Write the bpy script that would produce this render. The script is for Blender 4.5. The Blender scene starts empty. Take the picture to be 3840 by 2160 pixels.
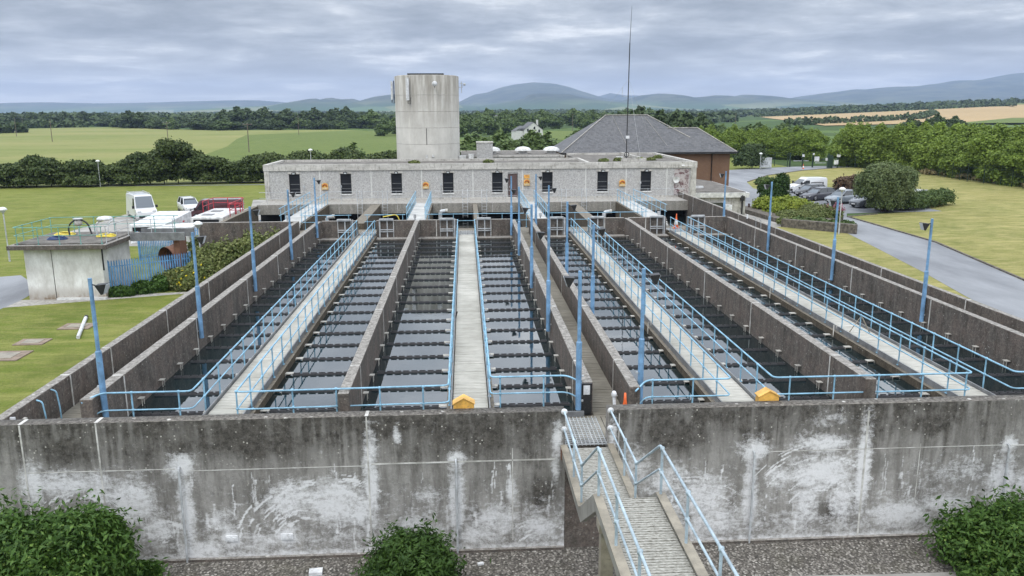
import bpy, math, random
import numpy as np
from mathutils import Vector, Matrix
R = math.radians
random.seed(7); rng = np.random.default_rng(7)
SC = bpy.context.scene
COL = SC.collection

# ------------------------------------------------------------------ camera
cam = bpy.data.cameras.new('camera'); co = bpy.data.objects.new('camera', cam); COL.objects.link(co)
cam.sensor_width = 36.0; cam.lens = 28.51; cam.clip_start = 0.1; cam.clip_end = 60000
yaw, pitch, roll = R(3.2793), R(12.3438), R(-0.25)
fw = Vector((math.sin(yaw)*math.cos(pitch), math.cos(yaw)*math.cos(pitch), -math.sin(pitch)))
rt = Vector((math.cos(yaw), -math.sin(yaw), 0)); up = rt.cross(fw)
r2 = rt*math.cos(roll)+up*math.sin(roll); u2 = up*math.cos(roll)-rt*math.sin(roll)
m = Matrix((r2, u2, -fw)).transposed().to_4x4(); m.translation = Vector((0, 0, 11.8))
co.matrix_world = m; SC.camera = co
SC.view_settings.view_transform = 'Standard'; SC.view_settings.look = 'None'
SC.view_settings.exposure = 0.5; SC.view_settings.gamma = 1.0
SC.view_settings.use_curve_mapping = False

# ------------------------------------------------------------------ world: overcast
SUN_EL, SUN_AZ = R(58), R(-140)
W = bpy.data.worlds.new("World"); SC.world = W; W.use_nodes = True
nt = W.node_tree; nt.nodes.clear()
def N(t, typ, **k):
    n = t.nodes.new(typ)
    for a, v in k.items():
        if a.startswith('i_'):
            n.inputs[a[2:].replace('_', ' ')].default_value = v
        else: setattr(n, a, v)
    return n
def L(t, a, b): t.links.new(a, b)
def ramp(t, src, stops, interp='LINEAR'):
    r = N(t, 'ShaderNodeValToRGB'); r.color_ramp.interpolation = interp
    e = r.color_ramp.elements
    while len(e) < len(stops): e.new(0.5)
    for i, (p, c) in enumerate(stops):
        e[i].position = p
        e[i].color = (c, c, c, 1) if not isinstance(c, tuple) else (*c, 1)
    L(t, src, r.inputs[0]); return r
def math_n(t, op, a, b=None, clamp=False):
    n = N(t, 'ShaderNodeMath', operation=op, use_clamp=clamp)
    for i, v in enumerate((a, b)):
        if v is None: continue
        if isinstance(v, (int, float)): n.inputs[i].default_value = v
        else: L(t, v, n.inputs[i])
    return n.outputs[0]
out = N(nt, 'ShaderNodeOutputWorld')
sky = N(nt, 'ShaderNodeTexSky', sky_type='NISHITA', sun_disc=False, sun_elevation=SUN_EL, sun_rotation=SUN_AZ)
bg1 = N(nt, 'ShaderNodeBackground'); bg1.inputs[1].default_value = 0.1; L(nt, sky.outputs[0], bg1.inputs[0])
tc = N(nt, 'ShaderNodeTexCoord'); sp = N(nt, 'ShaderNodeSeparateXYZ'); L(nt, tc.outputs['Generated'], sp.inputs[0])
zz = math_n(nt, 'MAXIMUM', sp.outputs[2], 0.0); zd = math_n(nt, 'ADD', zz, 0.11)
px = math_n(nt, 'DIVIDE', sp.outputs[0], zd); py = math_n(nt, 'DIVIDE', sp.outputs[1], zd)
cb = N(nt, 'ShaderNodeCombineXYZ'); L(nt, px, cb.inputs[0]); L(nt, py, cb.inputs[1])
n1 = N(nt, 'ShaderNodeTexNoise', i_Scale=1.15, i_Detail=9.0, i_Roughness=0.6, i_Distortion=0.15); L(nt, cb.outputs[0], n1.inputs['Vector'])
n2 = N(nt, 'ShaderNodeTexNoise', i_Scale=0.35, i_Detail=3.0); L(nt, cb.outputs[0], n2.inputs['Vector'])
s = math_n(nt, 'ADD', math_n(nt, 'MULTIPLY', n1.outputs[0], 0.65), math_n(nt, 'MULTIPLY', n2.outputs[0], 0.35))
cr = ramp(nt, s, [(0.38, (0.235, 0.258, 0.292)), (0.46, (0.31, 0.338, 0.38)), (0.53, (0.43, 0.46, 0.50)), (0.61, (0.74, 0.755, 0.77))])
# horizon band slightly paler and bluer
hz = ramp(nt, sp.outputs[2], [(0.0, 0.75), (0.03, 0.35), (0.08, 0.0)])
mx = N(nt, 'ShaderNodeMix', data_type='RGBA'); L(nt, hz.outputs[0], mx.inputs[0]); L(nt, cr.outputs[0], mx.inputs[6]); mx.inputs[7].default_value = (0.62, 0.64, 0.66, 1)
# overcast zenith brighter than the horizon
zen = ramp(nt, sp.outputs[2], [(0.13, 1.0), (0.38, 3.2), (1.0, 3.4)])
ml = N(nt, 'ShaderNodeVectorMath', operation='SCALE'); L(nt, mx.outputs[2], ml.inputs[0]); L(nt, zen.outputs[0], ml.inputs['Scale'])
bg2 = N(nt, 'ShaderNodeBackground'); L(nt, ml.outputs[0], bg2.inputs[0]); bg2.inputs[1].default_value = 1.0
ms = N(nt, 'ShaderNodeMixShader'); ms.inputs[0].default_value = 0.94
L(nt, bg1.outputs[0], ms.inputs[1]); L(nt, bg2.outputs[0], ms.inputs[2]); L(nt, ms.outputs[0], out.inputs[0])
sl = bpy.data.lights.new('sun', 'SUN'); sl.energy = 0.9; sl.angle = R(22); sl.color = (1.0, 0.96, 0.9)
so = bpy.data.objects.new('sun', sl); COL.objects.link(so)
so.rotation_euler = Vector((math.sin(SUN_AZ)*math.cos(SUN_EL), math.cos(SUN_AZ)*math.cos(SUN_EL), math.sin(SUN_EL))).to_track_quat('Z', 'Y').to_euler()

# ------------------------------------------------------------------ materials
MATS = {}
class MT:
    """small node-material builder"""
    def __init__(s, name):
        s.m = bpy.data.materials.new(name); s.m.use_nodes = True; s.t = s.m.node_tree
        s.b = s.t.nodes['Principled BSDF']; s.b.inputs['Specular IOR Level'].default_value = 0.3
        s.geo = N(s.t, 'ShaderNodeNewGeometry'); s.pos = s.geo.outputs['Position']; MATS[name] = s.m
    def vec(s, sc, src=None):
        v = N(s.t, 'ShaderNodeMapping'); v.inputs['Scale'].default_value = sc; L(s.t, src or s.pos, v.inputs[0]); return v.outputs[0]
    def noise(s, scale=1, sc=(1, 1, 1), detail=5, rough=0.6, src=None, dist=0):
        n = N(s.t, 'ShaderNodeTexNoise', i_Scale=scale, i_Detail=detail, i_Roughness=rough, i_Distortion=dist); L(s.t, s.vec(sc, src), n.inputs['Vector']); return n.outputs[0]
    def voro(s, scale, sc=(1, 1, 1), feature='F1', out='Distance', rnd=1.0):
        n = N(s.t, 'ShaderNodeTexVoronoi', feature=feature, i_Scale=scale, i_Randomness=rnd); L(s.t, s.vec(sc), n.inputs['Vector']); return n.outputs[out]
    def mix(s, fac, a, b, mode='MIX'):
        n = N(s.t, 'ShaderNodeMix', data_type='RGBA', blend_type=mode)
        if isinstance(fac, (int, float)): n.inputs[0].default_value = fac
        else: L(s.t, fac, n.inputs[0])
        for i, c in ((6, a), (7, b)):
            if isinstance(c, tuple): n.inputs[i].default_value = (*c, 1)
            else: L(s.t, c, n.inputs[i])
        return n.outputs[2]
    def rmp(s, src, a, b, va=0.0, vb=1.0):
        if a > b: a, b, va, vb = b, a, vb, va
        return ramp(s.t, src, [(a, va), (b, vb)]).outputs[0]
    def m_(s, op, a, b=None, c=False): return math_n(s.t, op, a, b, c)
    def attr(s, n): a = N(s.t, 'ShaderNodeAttribute', attribute_name=n); return a.outputs['Fac']
    def nz(s):
        q = N(s.t, 'ShaderNodeSeparateXYZ'); L(s.t, s.geo.outputs['Normal'], q.inputs[0]); return q.outputs
    def xyz(s):
        q = N(s.t, 'ShaderNodeSeparateXYZ'); L(s.t, s.pos, q.inputs[0]); return q.outputs
    def rand(s): return N(s.t, 'ShaderNodeObjectInfo').outputs['Random']
    def end(s, col, rough=0.85, bump=None, bs=0.3, bd=0.02, metal=0.0, spec=None):
        if isinstance(col, tuple): s.b.inputs['Base Color'].default_value = (*col, 1)
        else: L(s.t, col, s.b.inputs['Base Color'])
        if isinstance(rough, (int, float)): s.b.inputs['Roughness'].default_value = rough
        else: L(s.t, rough, s.b.inputs['Roughness'])
        s.b.inputs['Metallic'].default_value = metal
        if spec is not None: s.b.inputs['Specular IOR Level'].default_value = spec
        if bump is not None:
            b = N(s.t, 'ShaderNodeBump', i_Strength=bs, i_Distance=bd); L(s.t, bump, b.inputs['Height']); L(s.t, b.outputs[0], s.b.inputs['Normal'])
        return s.m
def simple(name, col, rough=0.6, var=0.12, sc=3, metal=0, spec=0.4):
    a = MT(name); n = a.noise(sc, detail=4)
    c2 = tuple(max(0, x*(1-2.2*var)) for x in col)
    return a.end(a.mix(a.rmp(n, 0.35, 0.65), c2, col), rough, metal=metal, spec=spec)

def mk_wall(name, dark, light, pink, top, side_light=0.5):
    a = MT(name); nz = a.nz()[2]
    streak = a.noise(1.0, (3.2, 3.2, 0.55), 7, 0.72)
    mott = a.noise(1.1, detail=9, rough=0.75); fine = a.noise(16, detail=4, rough=0.7)
    c = a.mix(a.rmp(streak, 0.34, 0.72), dark, light)
    c = a.mix(a.m_('MULTIPLY', a.rmp(mott, 0.42, 0.66), 0.65), c, pink)
    c = a.mix(a.m_('MULTIPLY', a.rmp(fine, 0.42, 0.62), 0.5), c, tuple(x*0.5 for x in dark)); gr = a.noise(7, detail=8, rough=0.85); c = a.mix(a.m_('MULTIPLY', a.rmp(gr, 0.52, 0.66), 0.5), c, tuple(x*1.7 for x in light))
    sp = a.voro(5.5); c = a.mix(a.m_('MULTIPLY', a.rmp(sp, 0.17, 0.08), a.rmp(a.noise(0.7), 0.42, 0.6)), c, (0.34, 0.33, 0.3))
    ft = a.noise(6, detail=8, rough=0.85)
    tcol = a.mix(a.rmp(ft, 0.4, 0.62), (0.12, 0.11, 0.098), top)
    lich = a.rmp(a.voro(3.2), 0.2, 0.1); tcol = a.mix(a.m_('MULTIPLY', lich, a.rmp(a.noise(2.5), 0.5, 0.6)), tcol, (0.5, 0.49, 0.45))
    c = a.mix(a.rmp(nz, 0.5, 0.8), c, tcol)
    return a.end(c, 0.93, a.m_('ADD', mott, fine), 0.5, 0.03, spec=0.2)
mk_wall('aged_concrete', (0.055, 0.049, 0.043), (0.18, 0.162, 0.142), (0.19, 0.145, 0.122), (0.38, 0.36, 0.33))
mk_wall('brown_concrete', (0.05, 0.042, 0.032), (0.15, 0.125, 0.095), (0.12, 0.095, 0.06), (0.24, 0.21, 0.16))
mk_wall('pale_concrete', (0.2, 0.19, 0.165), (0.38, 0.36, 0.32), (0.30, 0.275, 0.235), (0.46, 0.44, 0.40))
# front wall: stains come from two painted-in attributes on a fine mesh
a = MT('front_wall_concrete'); wash = a.attr('wash'); grime = a.attr('grime')
fi2_ = a.noise(5.5, detail=9, rough=0.85); st = a.noise(1.0, (3.5, 3.5, 0.5), 7, 0.7); mo = a.noise(1.3, detail=8, rough=0.72); fi = a.noise(14, detail=5, rough=0.7)
base = a.mix(a.rmp(mo, 0.36, 0.64), (0.20, 0.192, 0.178), (0.36, 0.348, 0.325))
base = a.mix(a.m_('MULTIPLY', a.rmp(st, 0.45, 0.62), 0.45), base, (0.10, 0.092, 0.08))
gf = a.m_('ADD', a.m_('MULTIPLY', grime, 1.1), a.m_('MULTIPLY', a.m_('SUBTRACT', a.m_('ADD', a.m_('MULTIPLY', mo, 0.65), a.m_('MULTIPLY', st, 0.35)), 0.5), 4.2))
base = a.mix(a.rmp(gf, 0.1, 1.5), base, a.mix(a.rmp(a.noise(5, detail=8, rough=0.8), 0.38, 0.66), (0.035, 0.032, 0.028), (0.135, 0.125, 0.11)))
base = a.mix(a.m_('MULTIPLY', a.rmp(fi2_, 0.54, 0.68), 0.45), base, (0.36, 0.345, 0.31)); base = a.mix(a.m_('MULTIPLY', a.rmp(fi2_, 0.46, 0.34), 0.45), base, (0.05, 0.046, 0.04))
scr = a.noise(2.6, (1.0, 1, 2.2), 9, 0.8, dist=0.6); fi2 = a.noise(9, (1, 1, 0.8), 8, 0.85)
wn = a.m_('ADD', a.m_('MULTIPLY', scr, 0.55), a.m_('MULTIPLY', fi2, 0.45))
wf = a.m_('ADD', a.m_('SUBTRACT', wash, 0.30), a.m_('MULTIPLY', a.m_('SUBTRACT', wn, 0.5), 4.0))
base = a.mix(a.rmp(wf, -0.0, 0.62, 0, 0.92), base, a.mix(mo, (0.8, 0.8, 0.8), (0.55, 0.55, 0.555)))
dots = a.m_('MULTIPLY', a.rmp(a.voro(6.5), 0.17, 0.08), a.rmp(a.noise(1.2), 0.46, 0.54))
base = a.mix(a.m_('MULTIPLY', dots, a.rmp(grime, 0.2, 0.7)), base, (0.5, 0.48, 0.43))
ft = a.noise(10, detail=6, rough=0.75); tcol = a.mix(a.rmp(ft, 0.42, 0.62), (0.07, 0.062, 0.055), (0.24, 0.22, 0.19))
tcol = a.mix(a.m_('MULTIPLY', a.rmp(a.voro(3.4), 0.24, 0.12), a.rmp(a.noise(3.1), 0.5, 0.58)), tcol, (0.6, 0.58, 0.53))
base = a.mix(a.rmp(a.nz()[2], 0.5, 0.8), base, tcol)
a.end(base, 0.92, a.m_('ADD', mo, fi), 0.55, 0.03, spec=0.2)

a = MT('sealant'); a.end(a.mix(a.rmp(a.noise(3, (1, 1, 1)), 0.4, 0.6), (0.36, 0.35, 0.32), (0.60, 0.59, 0.56)), 0.8)
a = MT('deck_boards'); xyz = a.xyz()
w = N(a.t, 'ShaderNodeTexWave', wave_type='BANDS', bands_direction='Y', i_Scale=5.2, i_Distortion=0.8, i_Detail=2.0); L(a.t, a.pos, w.inputs['Vector'])
n = a.noise(0.5, detail=5); n2_ = a.noise(3, (0.8, 9, 1), 5)
c = a.mix(a.rmp(n, 0.35, 0.65), (0.34, 0.33, 0.29), (0.52, 0.505, 0.455)); c = a.mix(a.m_('MULTIPLY', a.rmp(n2_, 0.45, 0.75), 0.45), c, (0.13, 0.115, 0.09))
a.end(c, 0.85, w.outputs[1], 0.6, 0.01)
a = MT('worn_boards'); n = a.noise(0.6, detail=6); n2_ = a.noise(3, (0.8, 9, 1), 5); a.end(a.mix(a.m_('MULTIPLY', a.rmp(n2_, 0.4, 0.7), 0.5), a.mix(a.rmp(n, 0.35, 0.65), (0.17, 0.155, 0.125), (0.29, 0.27, 0.225)), (0.09, 0.08, 0.06)), 0.85)
a = MT('grip_tread'); n = a.noise(7, (1.5, 5, 1), 4, 0.7); n2_ = a.noise(1.2, detail=5); a.end(a.mix(a.rmp(n, 0.4, 0.6), a.mix(n2_, (0.16, 0.15, 0.125), (0.22, 0.21, 0.18)), (0.42, 0.41, 0.37)), 0.7, n, 0.6, 0.01)
a = MT('pale_deck_boards'); n = a.noise(0.8, detail=5); n2_ = a.noise(3, (0.8, 9, 1), 5)
c = a.mix(a.rmp(n, 0.35, 0.65), (0.40, 0.40, 0.385), (0.56, 0.56, 0.54)); c = a.mix(a.m_('MULTIPLY', a.rmp(n2_, 0.45, 0.7), 0.35), c, (0.24, 0.22, 0.18))
a.end(c, 0.8)
def paint(name, col, rough=0.45):
    a = MT(name); n = a.noise(2.2, detail=6, rough=0.7); f = a.noise(14, detail=3)
    c = a.mix(a.rmp(n, 0.4, 0.62), tuple(x*0.62 for x in col), col); c = a.mix(a.m_('MULTIPLY', a.rmp(f, 0.6, 0.72), 0.5), c, (0.16, 0.13, 0.10))
    return a.end(c, rough, spec=0.4)
paint('rail_blue', (0.27, 0.50, 0.66)); paint('post_blue', (0.19, 0.36, 0.57)); paint('rail_pale', (0.42, 0.52, 0.58)); paint('rail_green', (0.17, 0.42, 0.38))
paint('fence_blue', (0.15, 0.34, 0.60)); paint('galvanised', (0.52, 0.54, 0.55)); paint('kick_grey', (0.21, 0.215, 0.22)); paint('white_paint', (0.72, 0.72, 0.70), 0.35)
paint('red_paint', (0.5, 0.03, 0.05)); paint('yellow_paint', (0.82, 0.46, 0.10), 0.45); paint('buoy_red', (0.42, 0.07, 0.02)); paint('yellow_hose', (0.78, 0.62, 0.08)); paint('blue_hose', (0.03, 0.06, 0.17)); paint('orange_plastic', (0.85, 0.15, 0.03))
paint('steel_bright', (0.5, 0.48, 0.43)); paint('black_metal', (0.02, 0.02, 0.022)); paint('sign_white', (0.75, 0.76, 0.77)); paint('rusty_steel', (0.30, 0.265, 0.205)); paint('green_post', (0.02, 0.045, 0.03))
paint('stair_steel', (0.27, 0.26, 0.23))
simple('weir_plastic', (0.075, 0.073, 0.077), 0.5, 0.15, 5); simple('weir_wet', (0.012, 0.012, 0.014), 0.3)
simple('cream_plate', (0.62, 0.5, 0.3), 0.6); simple('rust', (0.2, 0.1, 0.065), 0.8); simple('wood_pole', (0.16, 0.13, 0.1), 0.9); simple('bark', (0.07, 0.055, 0.04), 0.9)
simple('rubber', (0.015, 0.015, 0.016), 0.8); simple('alloy', (0.35, 0.35, 0.36), 0.35, metal=0.6); simple('cone_white', (0.75, 0.73, 0.7), 0.5)
for nm, c in (('car_black', (0.025, 0.026, 0.03)), ('car_charcoal', (0.05, 0.05, 0.062)), ('car_silver', (0.22, 0.25, 0.28)), ('car_grey', (0.14, 0.15, 0.17)), ('car_navy', (0.015, 0.02, 0.05)), ('car_white', (0.68, 0.69, 0.70)), ('car_maroon', (0.06, 0.012, 0.018)), ('roof_grey', (0.25, 0.235, 0.23))):
    a = MT(nm); a.b.inputs['Coat Weight'].default_value = 0.6; a.b.inputs['Coat Roughness'].default_value = 0.08; n = a.noise(0.9, detail=3)
    a.end(a.mix(n, tuple(x*0.85 for x in c), c), 0.35, spec=0.5)
a = MT('dark_glass'); a.end((0.02, 0.025, 0.03), 0.06, spec=0.9)
a = MT('windscreen'); a.end((0.09, 0.11, 0.13), 0.08, spec=0.9)
a = MT('lens'); a.end((0.45, 0.47, 0.48), 0.15, spec=0.8)
a = MT('globe'); a.end((0.70, 0.71, 0.70), 0.3, spec=0.5)
a = MT('dark_opening'); a.end(a.mix(a.noise(2), (0.004, 0.004, 0.005), (0.012, 0.012, 0.014)), 0.6)
a = MT('louvre'); w = N(a.t, 'ShaderNodeTexWave', wave_type='BANDS', bands_direction='Z', i_Scale=2.2); L(a.t, a.pos, w.inputs['Vector']); a.end(a.mix(w.outputs[0], (0.006, 0.007, 0.009), (0.018, 0.02, 0.026)), 0.4)
# water
a = MT('tank_water'); n = a.noise(3.5, detail=3, rough=0.5); n3 = a.noise(0.35, detail=2); g = a.voro(7.5, rnd=0.0)
c = a.mix(a.rmp(n3, 0.3, 0.7), (0.002, 0.009, 0.011), (0.005, 0.018, 0.021)); c = a.mix(a.m_('MULTIPLY', a.rmp(g, 0.2, 0.6), 0.45), c, (0.0, 0.004, 0.006))
a.b.inputs['IOR'].default_value = 2.0
a.end(c, 0.02, n, 0.05, 0.02, spec=0.5)
a = MT('dark_water'); n = a.noise(3.0, detail=3); a.end((0.006, 0.008, 0.008), 0.08, n, 0.08, 0.02, spec=0.4)
# grass etc.
def grass(name, c1, c2, c3, big=0.08):
    a = MT(name); b1 = a.noise(big, (1, 0.6, 1), 7, 0.72); b2 = a.noise(0.9, (0.6, 1.4, 1), 6, 0.7); b3 = a.noise(7, detail=5, rough=0.8)
    c = a.mix(a.rmp(b1, 0.38, 0.62), c1, c2); c = a.mix(a.rmp(b2, 0.42, 0.66), c, c3); c = a.mix(a.m_('MULTIPLY', a.rmp(b3, 0.45, 0.65), 0.45), c, tuple(x*0.45 for x in c1)); b4 = a.noise(0.35, (0.5, 2.2, 1), 6, 0.75); c = a.mix(a.m_('MULTIPLY', a.rmp(b4, 0.48, 0.66), 0.5), c, tuple(x*1.35 for x in c3)); c = a.mix(a.m_('MULTIPLY', a.rmp(a.noise(0.22, detail=7, rough=0.75), 0.52, 0.7), 0.55), c, tuple(x*0.62 for x in c1))
    return a.end(c, 0.95, b3, 0.7, 0.08, spec=0.15)
grass('lawn_green', (0.105, 0.14, 0.022), (0.155, 0.185, 0.033), (0.20, 0.20, 0.06))
grass('lawn_dry', (0.15, 0.17, 0.042), (0.24, 0.225, 0.072), (0.32, 0.28, 0.12), 0.05)
grass('old_meadow', (0.15, 0.185, 0.05), (0.24, 0.24, 0.085), (0.29, 0.265, 0.11), 0.016)
a = MT('meadow'); s1 = a.noise(0.007, (1, 2.4, 1), 6, 0.6); s2_ = a.noise(0.05, (1, 1.6, 1), 8, 0.75); s3 = a.noise(0.6, detail=6, rough=0.8)
c = a.mix(a.rmp(s1, 0.36, 0.66), (0.14, 0.17, 0.048), (0.235, 0.225, 0.09)); c = a.mix(a.m_('MULTIPLY', a.rmp(s2_, 0.46, 0.6), 0.6), c, (0.20, 0.215, 0.075)); c = a.mix(a.m_('MULTIPLY', a.rmp(s2_, 0.44, 0.34), 0.6), c, (0.10, 0.14, 0.035)); c = a.mix(a.m_('MULTIPLY', a.rmp(s3, 0.5, 0.7), 0.4), c, (0.33, 0.30, 0.14)); a.end(c, 0.95, s3, 0.4, 0.08, spec=0.1)
grass('meadow_green', (0.08, 0.125, 0.028), (0.105, 0.15, 0.035), (0.15, 0.17, 0.05), 0.02)
grass('stubble', (0.34, 0.245, 0.125), (0.42, 0.30, 0.16), (0.38, 0.28, 0.15), 0.004)
grass('stubble_dark', (0.27, 0.19, 0.10), (0.32, 0.22, 0.12), (0.3, 0.2, 0.11), 0.004)
a = MT('countryside'); cell = N(a.t, 'ShaderNodeTexVoronoi', i_Scale=0.0045); L(a.t, a.vec((1, 0.7, 1)), cell.inputs['Vector'])
r = ramp(a.t, cell.outputs['Color'], [(0.0, (0.06, 0.10, 0.03)), (0.35, (0.10, 0.15, 0.045)), (0.6, (0.17, 0.19, 0.07)), (0.8, (0.09, 0.13, 0.04)), (1.0, (0.30, 0.24, 0.12))], 'CONSTANT')
n = a.noise(0.02, detail=6, rough=0.7); c = a.mix(a.rmp(n, 0.45, 0.6), r.outputs[0], (0.045, 0.07, 0.025))
a.end(c, 1.0, spec=0.1)
a = MT('hill_slopes'); cell = N(a.t, 'ShaderNodeTexVoronoi', i_Scale=0.0035); L(a.t, a.vec((1, 0.5, 0.5)), cell.inputs['Vector']); z = a.xyz()[2]
r = ramp(a.t, cell.outputs['Color'], [(0.0, (0.05, 0.09, 0.04)), (0.4, (0.09, 0.14, 0.06)), (0.65, (0.16, 0.18, 0.09)), (0.85, (0.06, 0.09, 0.04)), (0.95, (0.36, 0.30, 0.2))], 'CONSTANT')
n = a.noise(0.004, detail=7, rough=0.7); up_ = a.mix(a.rmp(n, 0.4, 0.6), (0.035, 0.05, 0.035), (0.10, 0.11, 0.07))
a.end(a.mix(a.rmp(a.m_('DIVIDE', z, 200.0), 0.15, 0.45), r.outputs[0], up_), 1.0, spec=0.05)
a = MT('asphalt'); b1 = a.noise(0.25, (1, 0.3, 1), 6, 0.65); f = a.noise(60, detail=3, rough=0.8)
c = a.mix(a.rmp(b1, 0.35, 0.65), (0.16, 0.167, 0.18), (0.27, 0.28, 0.295)); c = a.mix(a.m_('MULTIPLY', a.rmp(f, 0.4, 0.7), 0.3), c, (0.08, 0.08, 0.085)); a.end(c, 0.9, f, 0.3, 0.01)
a = MT('pavement_concrete'); b1 = a.noise(0.6, detail=6); a.end(a.mix(a.rmp(b1, 0.35, 0.65), (0.22, 0.21, 0.19), (0.36, 0.345, 0.32)), 0.9)
a = MT('gravel'); v = a.voro(17, out='Color'); v2 = a.voro(17); b1 = a.noise(0.9, detail=5)
rr = ramp(a.t, v, [(0.0, (0.05, 0.046, 0.04)), (0.35, (0.12, 0.108, 0.095)), (0.6, (0.18, 0.165, 0.145)), (0.8, (0.30, 0.28, 0.25)), (1.0, (0.55, 0.52, 0.47))])
c = a.mix(a.rmp(v2, 0.45, 0.8), rr.outputs[0], (0.05, 0.046, 0.04)); c = a.mix(a.m_('MULTIPLY', a.rmp(b1, 0.5, 0.7), 0.4), c, (0.07, 0.065, 0.04)); a.end(c, 0.95, v2, 0.9, 0.03)
a = MT('roof_gravel'); b1 = a.noise(1.2, detail=7, rough=0.7); f = a.noise(22, detail=3); c = a.mix(a.rmp(b1, 0.4, 0.62), (0.075, 0.07, 0.062), (0.18, 0.165, 0.15)); c = a.mix(a.m_('MULTIPLY', a.rmp(f, 0.45, 0.65), 0.35), c, (0.27, 0.25, 0.22)); a.end(c, 0.95, f, 0.4, 0.02)
a = MT('pebble_panel'); f = a.noise(11, detail=5, rough=0.8); b1 = a.noise(1.0, (1, 1, 0.6), 5); z = a.xyz()[2]
c = a.mix(a.rmp(f, 0.42, 0.6), (0.29, 0.285, 0.275), (0.52, 0.51, 0.495)); c = a.mix(a.m_('MULTIPLY', a.rmp(b1, 0.45, 0.65), 0.35), c, (0.36, 0.345, 0.32)); a.end(c, 0.95, f, 0.6, 0.02)
a = MT('fascia_concrete'); b1 = a.noise(0.8, (1, 1, 2.5), 7, 0.72); f = a.noise(5, (1, 1, 0.3), 6, 0.75); f2 = a.noise(18, detail=3)
c = a.mix(a.rmp(b1, 0.36, 0.62), (0.36, 0.345, 0.315), (0.56, 0.54, 0.50)); c = a.mix(a.m_('MULTIPLY', a.rmp(f, 0.52, 0.62), 0.65), c, (0.15, 0.138, 0.115)); c = a.mix(a.m_('MULTIPLY', a.rmp(f2, 0.6, 0.7), 0.5), c, (0.1, 0.09, 0.08)); a.end(c, 0.9, b1, 0.3, 0.02)
a = MT('tower_concrete'); z = a.xyz()[2]; b1 = a.noise(0.5, (1, 1, 0.6), 7, 0.7); st = a.noise(1.0, (2.2, 2.2, 0.15), 6, 0.7); f = a.noise(10, detail=4)
c = a.mix(a.rmp(b1, 0.35, 0.65), (0.33, 0.318, 0.29), (0.45, 0.435, 0.40))
tz = a.rmp(a.m_('DIVIDE', z, 16.0), 0.6, 0.9); c = a.mix(a.m_('MULTIPLY', tz, a.rmp(st, 0.35, 0.62)), c, (0.175, 0.16, 0.135))
c = a.mix(a.m_('MULTIPLY', a.rmp(st, 0.58, 0.72), 0.5), c, (0.5, 0.48, 0.43)); c = a.mix(a.m_('MULTIPLY', a.rmp(f, 0.62, 0.75), 0.4), c, (0.16, 0.15, 0.13)); a.end(c, 0.92, f, 0.3, 0.02)
a = MT('white_render'); z = a.xyz()[2]; b1 = a.noise(0.9, (1, 1, 0.7), 7, 0.7); f = a.noise(4, (1, 1, 0.25), 6, 0.7)
c = a.mix(a.rmp(b1, 0.36, 0.66), (0.52, 0.51, 0.48), (0.80, 0.80, 0.78)); c = a.mix(a.m_('MULTIPLY', a.rmp(f, 0.5, 0.7), 0.4), c, (0.36, 0.33, 0.28)); c = a.mix(a.m_('MULTIPLY', a.rmp(z, 0.95, 0.05), a.rmp(b1, 0.3, 0.55)), c, (0.20, 0.15, 0.10)); a.end(c, 0.85)
a = MT('brick'); bt = N(a.t, 'ShaderNodeTexBrick', i_Scale=1.0); bt.inputs['Brick Width'].default_value = 0.22; bt.inputs['Row Height'].default_value = 0.075; bt.inputs['Mortar Size'].default_value = 0.008
cbx = N(a.t, 'ShaderNodeCombineXYZ'); q = a.xyz(); L(a.t, a.m_('ADD', q[0], q[1]), cbx.inputs[0]); L(a.t, q[2], cbx.inputs[1]); L(a.t, cbx.outputs[0], bt.inputs['Vector'])
bt.inputs['Color1'].default_value = (0.155, 0.085, 0.05, 1); bt.inputs['Color2'].default_value = (0.195, 0.105, 0.062, 1); bt.inputs['Mortar'].default_value = (0.2, 0.15, 0.11, 1)
a.end(a.mix(a.rmp(a.noise(0.7), 0.3, 0.7), bt.outputs[0], (0.145, 0.08, 0.047)), 0.9)
a = MT('slate'); bt = N(a.t, 'ShaderNodeTexBrick', i_Scale=1.0); bt.inputs['Brick Width'].default_value = 0.32; bt.inputs['Row Height'].default_value = 0.16; bt.inputs['Mortar Size'].default_value = 0.012
cbx = N(a.t, 'ShaderNodeCombineXYZ'); q = a.xyz(); L(a.t, a.m_('ADD', q[0], a.m_('MULTIPLY', q[1], 0.35)), cbx.inputs[0]); L(a.t, q[2], cbx.inputs[1]); L(a.t, cbx.outputs[0], bt.inputs['Vector'])
bt.inputs['Color1'].default_value = (0.07, 0.072, 0.078, 1); bt.inputs['Color2'].default_value = (0.135, 0.137, 0.145, 1); bt.inputs['Mortar'].default_value = (0.05, 0.05, 0.055, 1)
a.end(a.mix(a.rmp(a.noise(2.2, (1, 1, 3), 6, 0.7), 0.4, 0.65), bt.outputs[0], (0.12, 0.118, 0.12)), 0.7)
a = MT('peeling_paint'); f = a.noise(2.6, detail=8, rough=0.75, dist=0.8); a.end(a.mix(a.rmp(f, 0.44, 0.52), (0.13, 0.07, 0.075), (0.42, 0.38, 0.37)), 0.8)
simple('brown_door', (0.11, 0.07, 0.065), 0.6); simple('rubble_stone', (0.17, 0.15, 0.125), 0.95, 0.3, 3.5); simple('soil', (0.07, 0.05, 0.035), 1)
simple('plain_concrete', (0.40, 0.38, 0.345), 0.9, 0.2, 4); simple('manhole_concrete', (0.26, 0.2, 0.155), 0.9, 0.15); simple('house_white', (0.6, 0.6, 0.57), 0.8, 0.08); simple('tan_bale', (0.5, 0.48, 0.42), 0.9)
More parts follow.
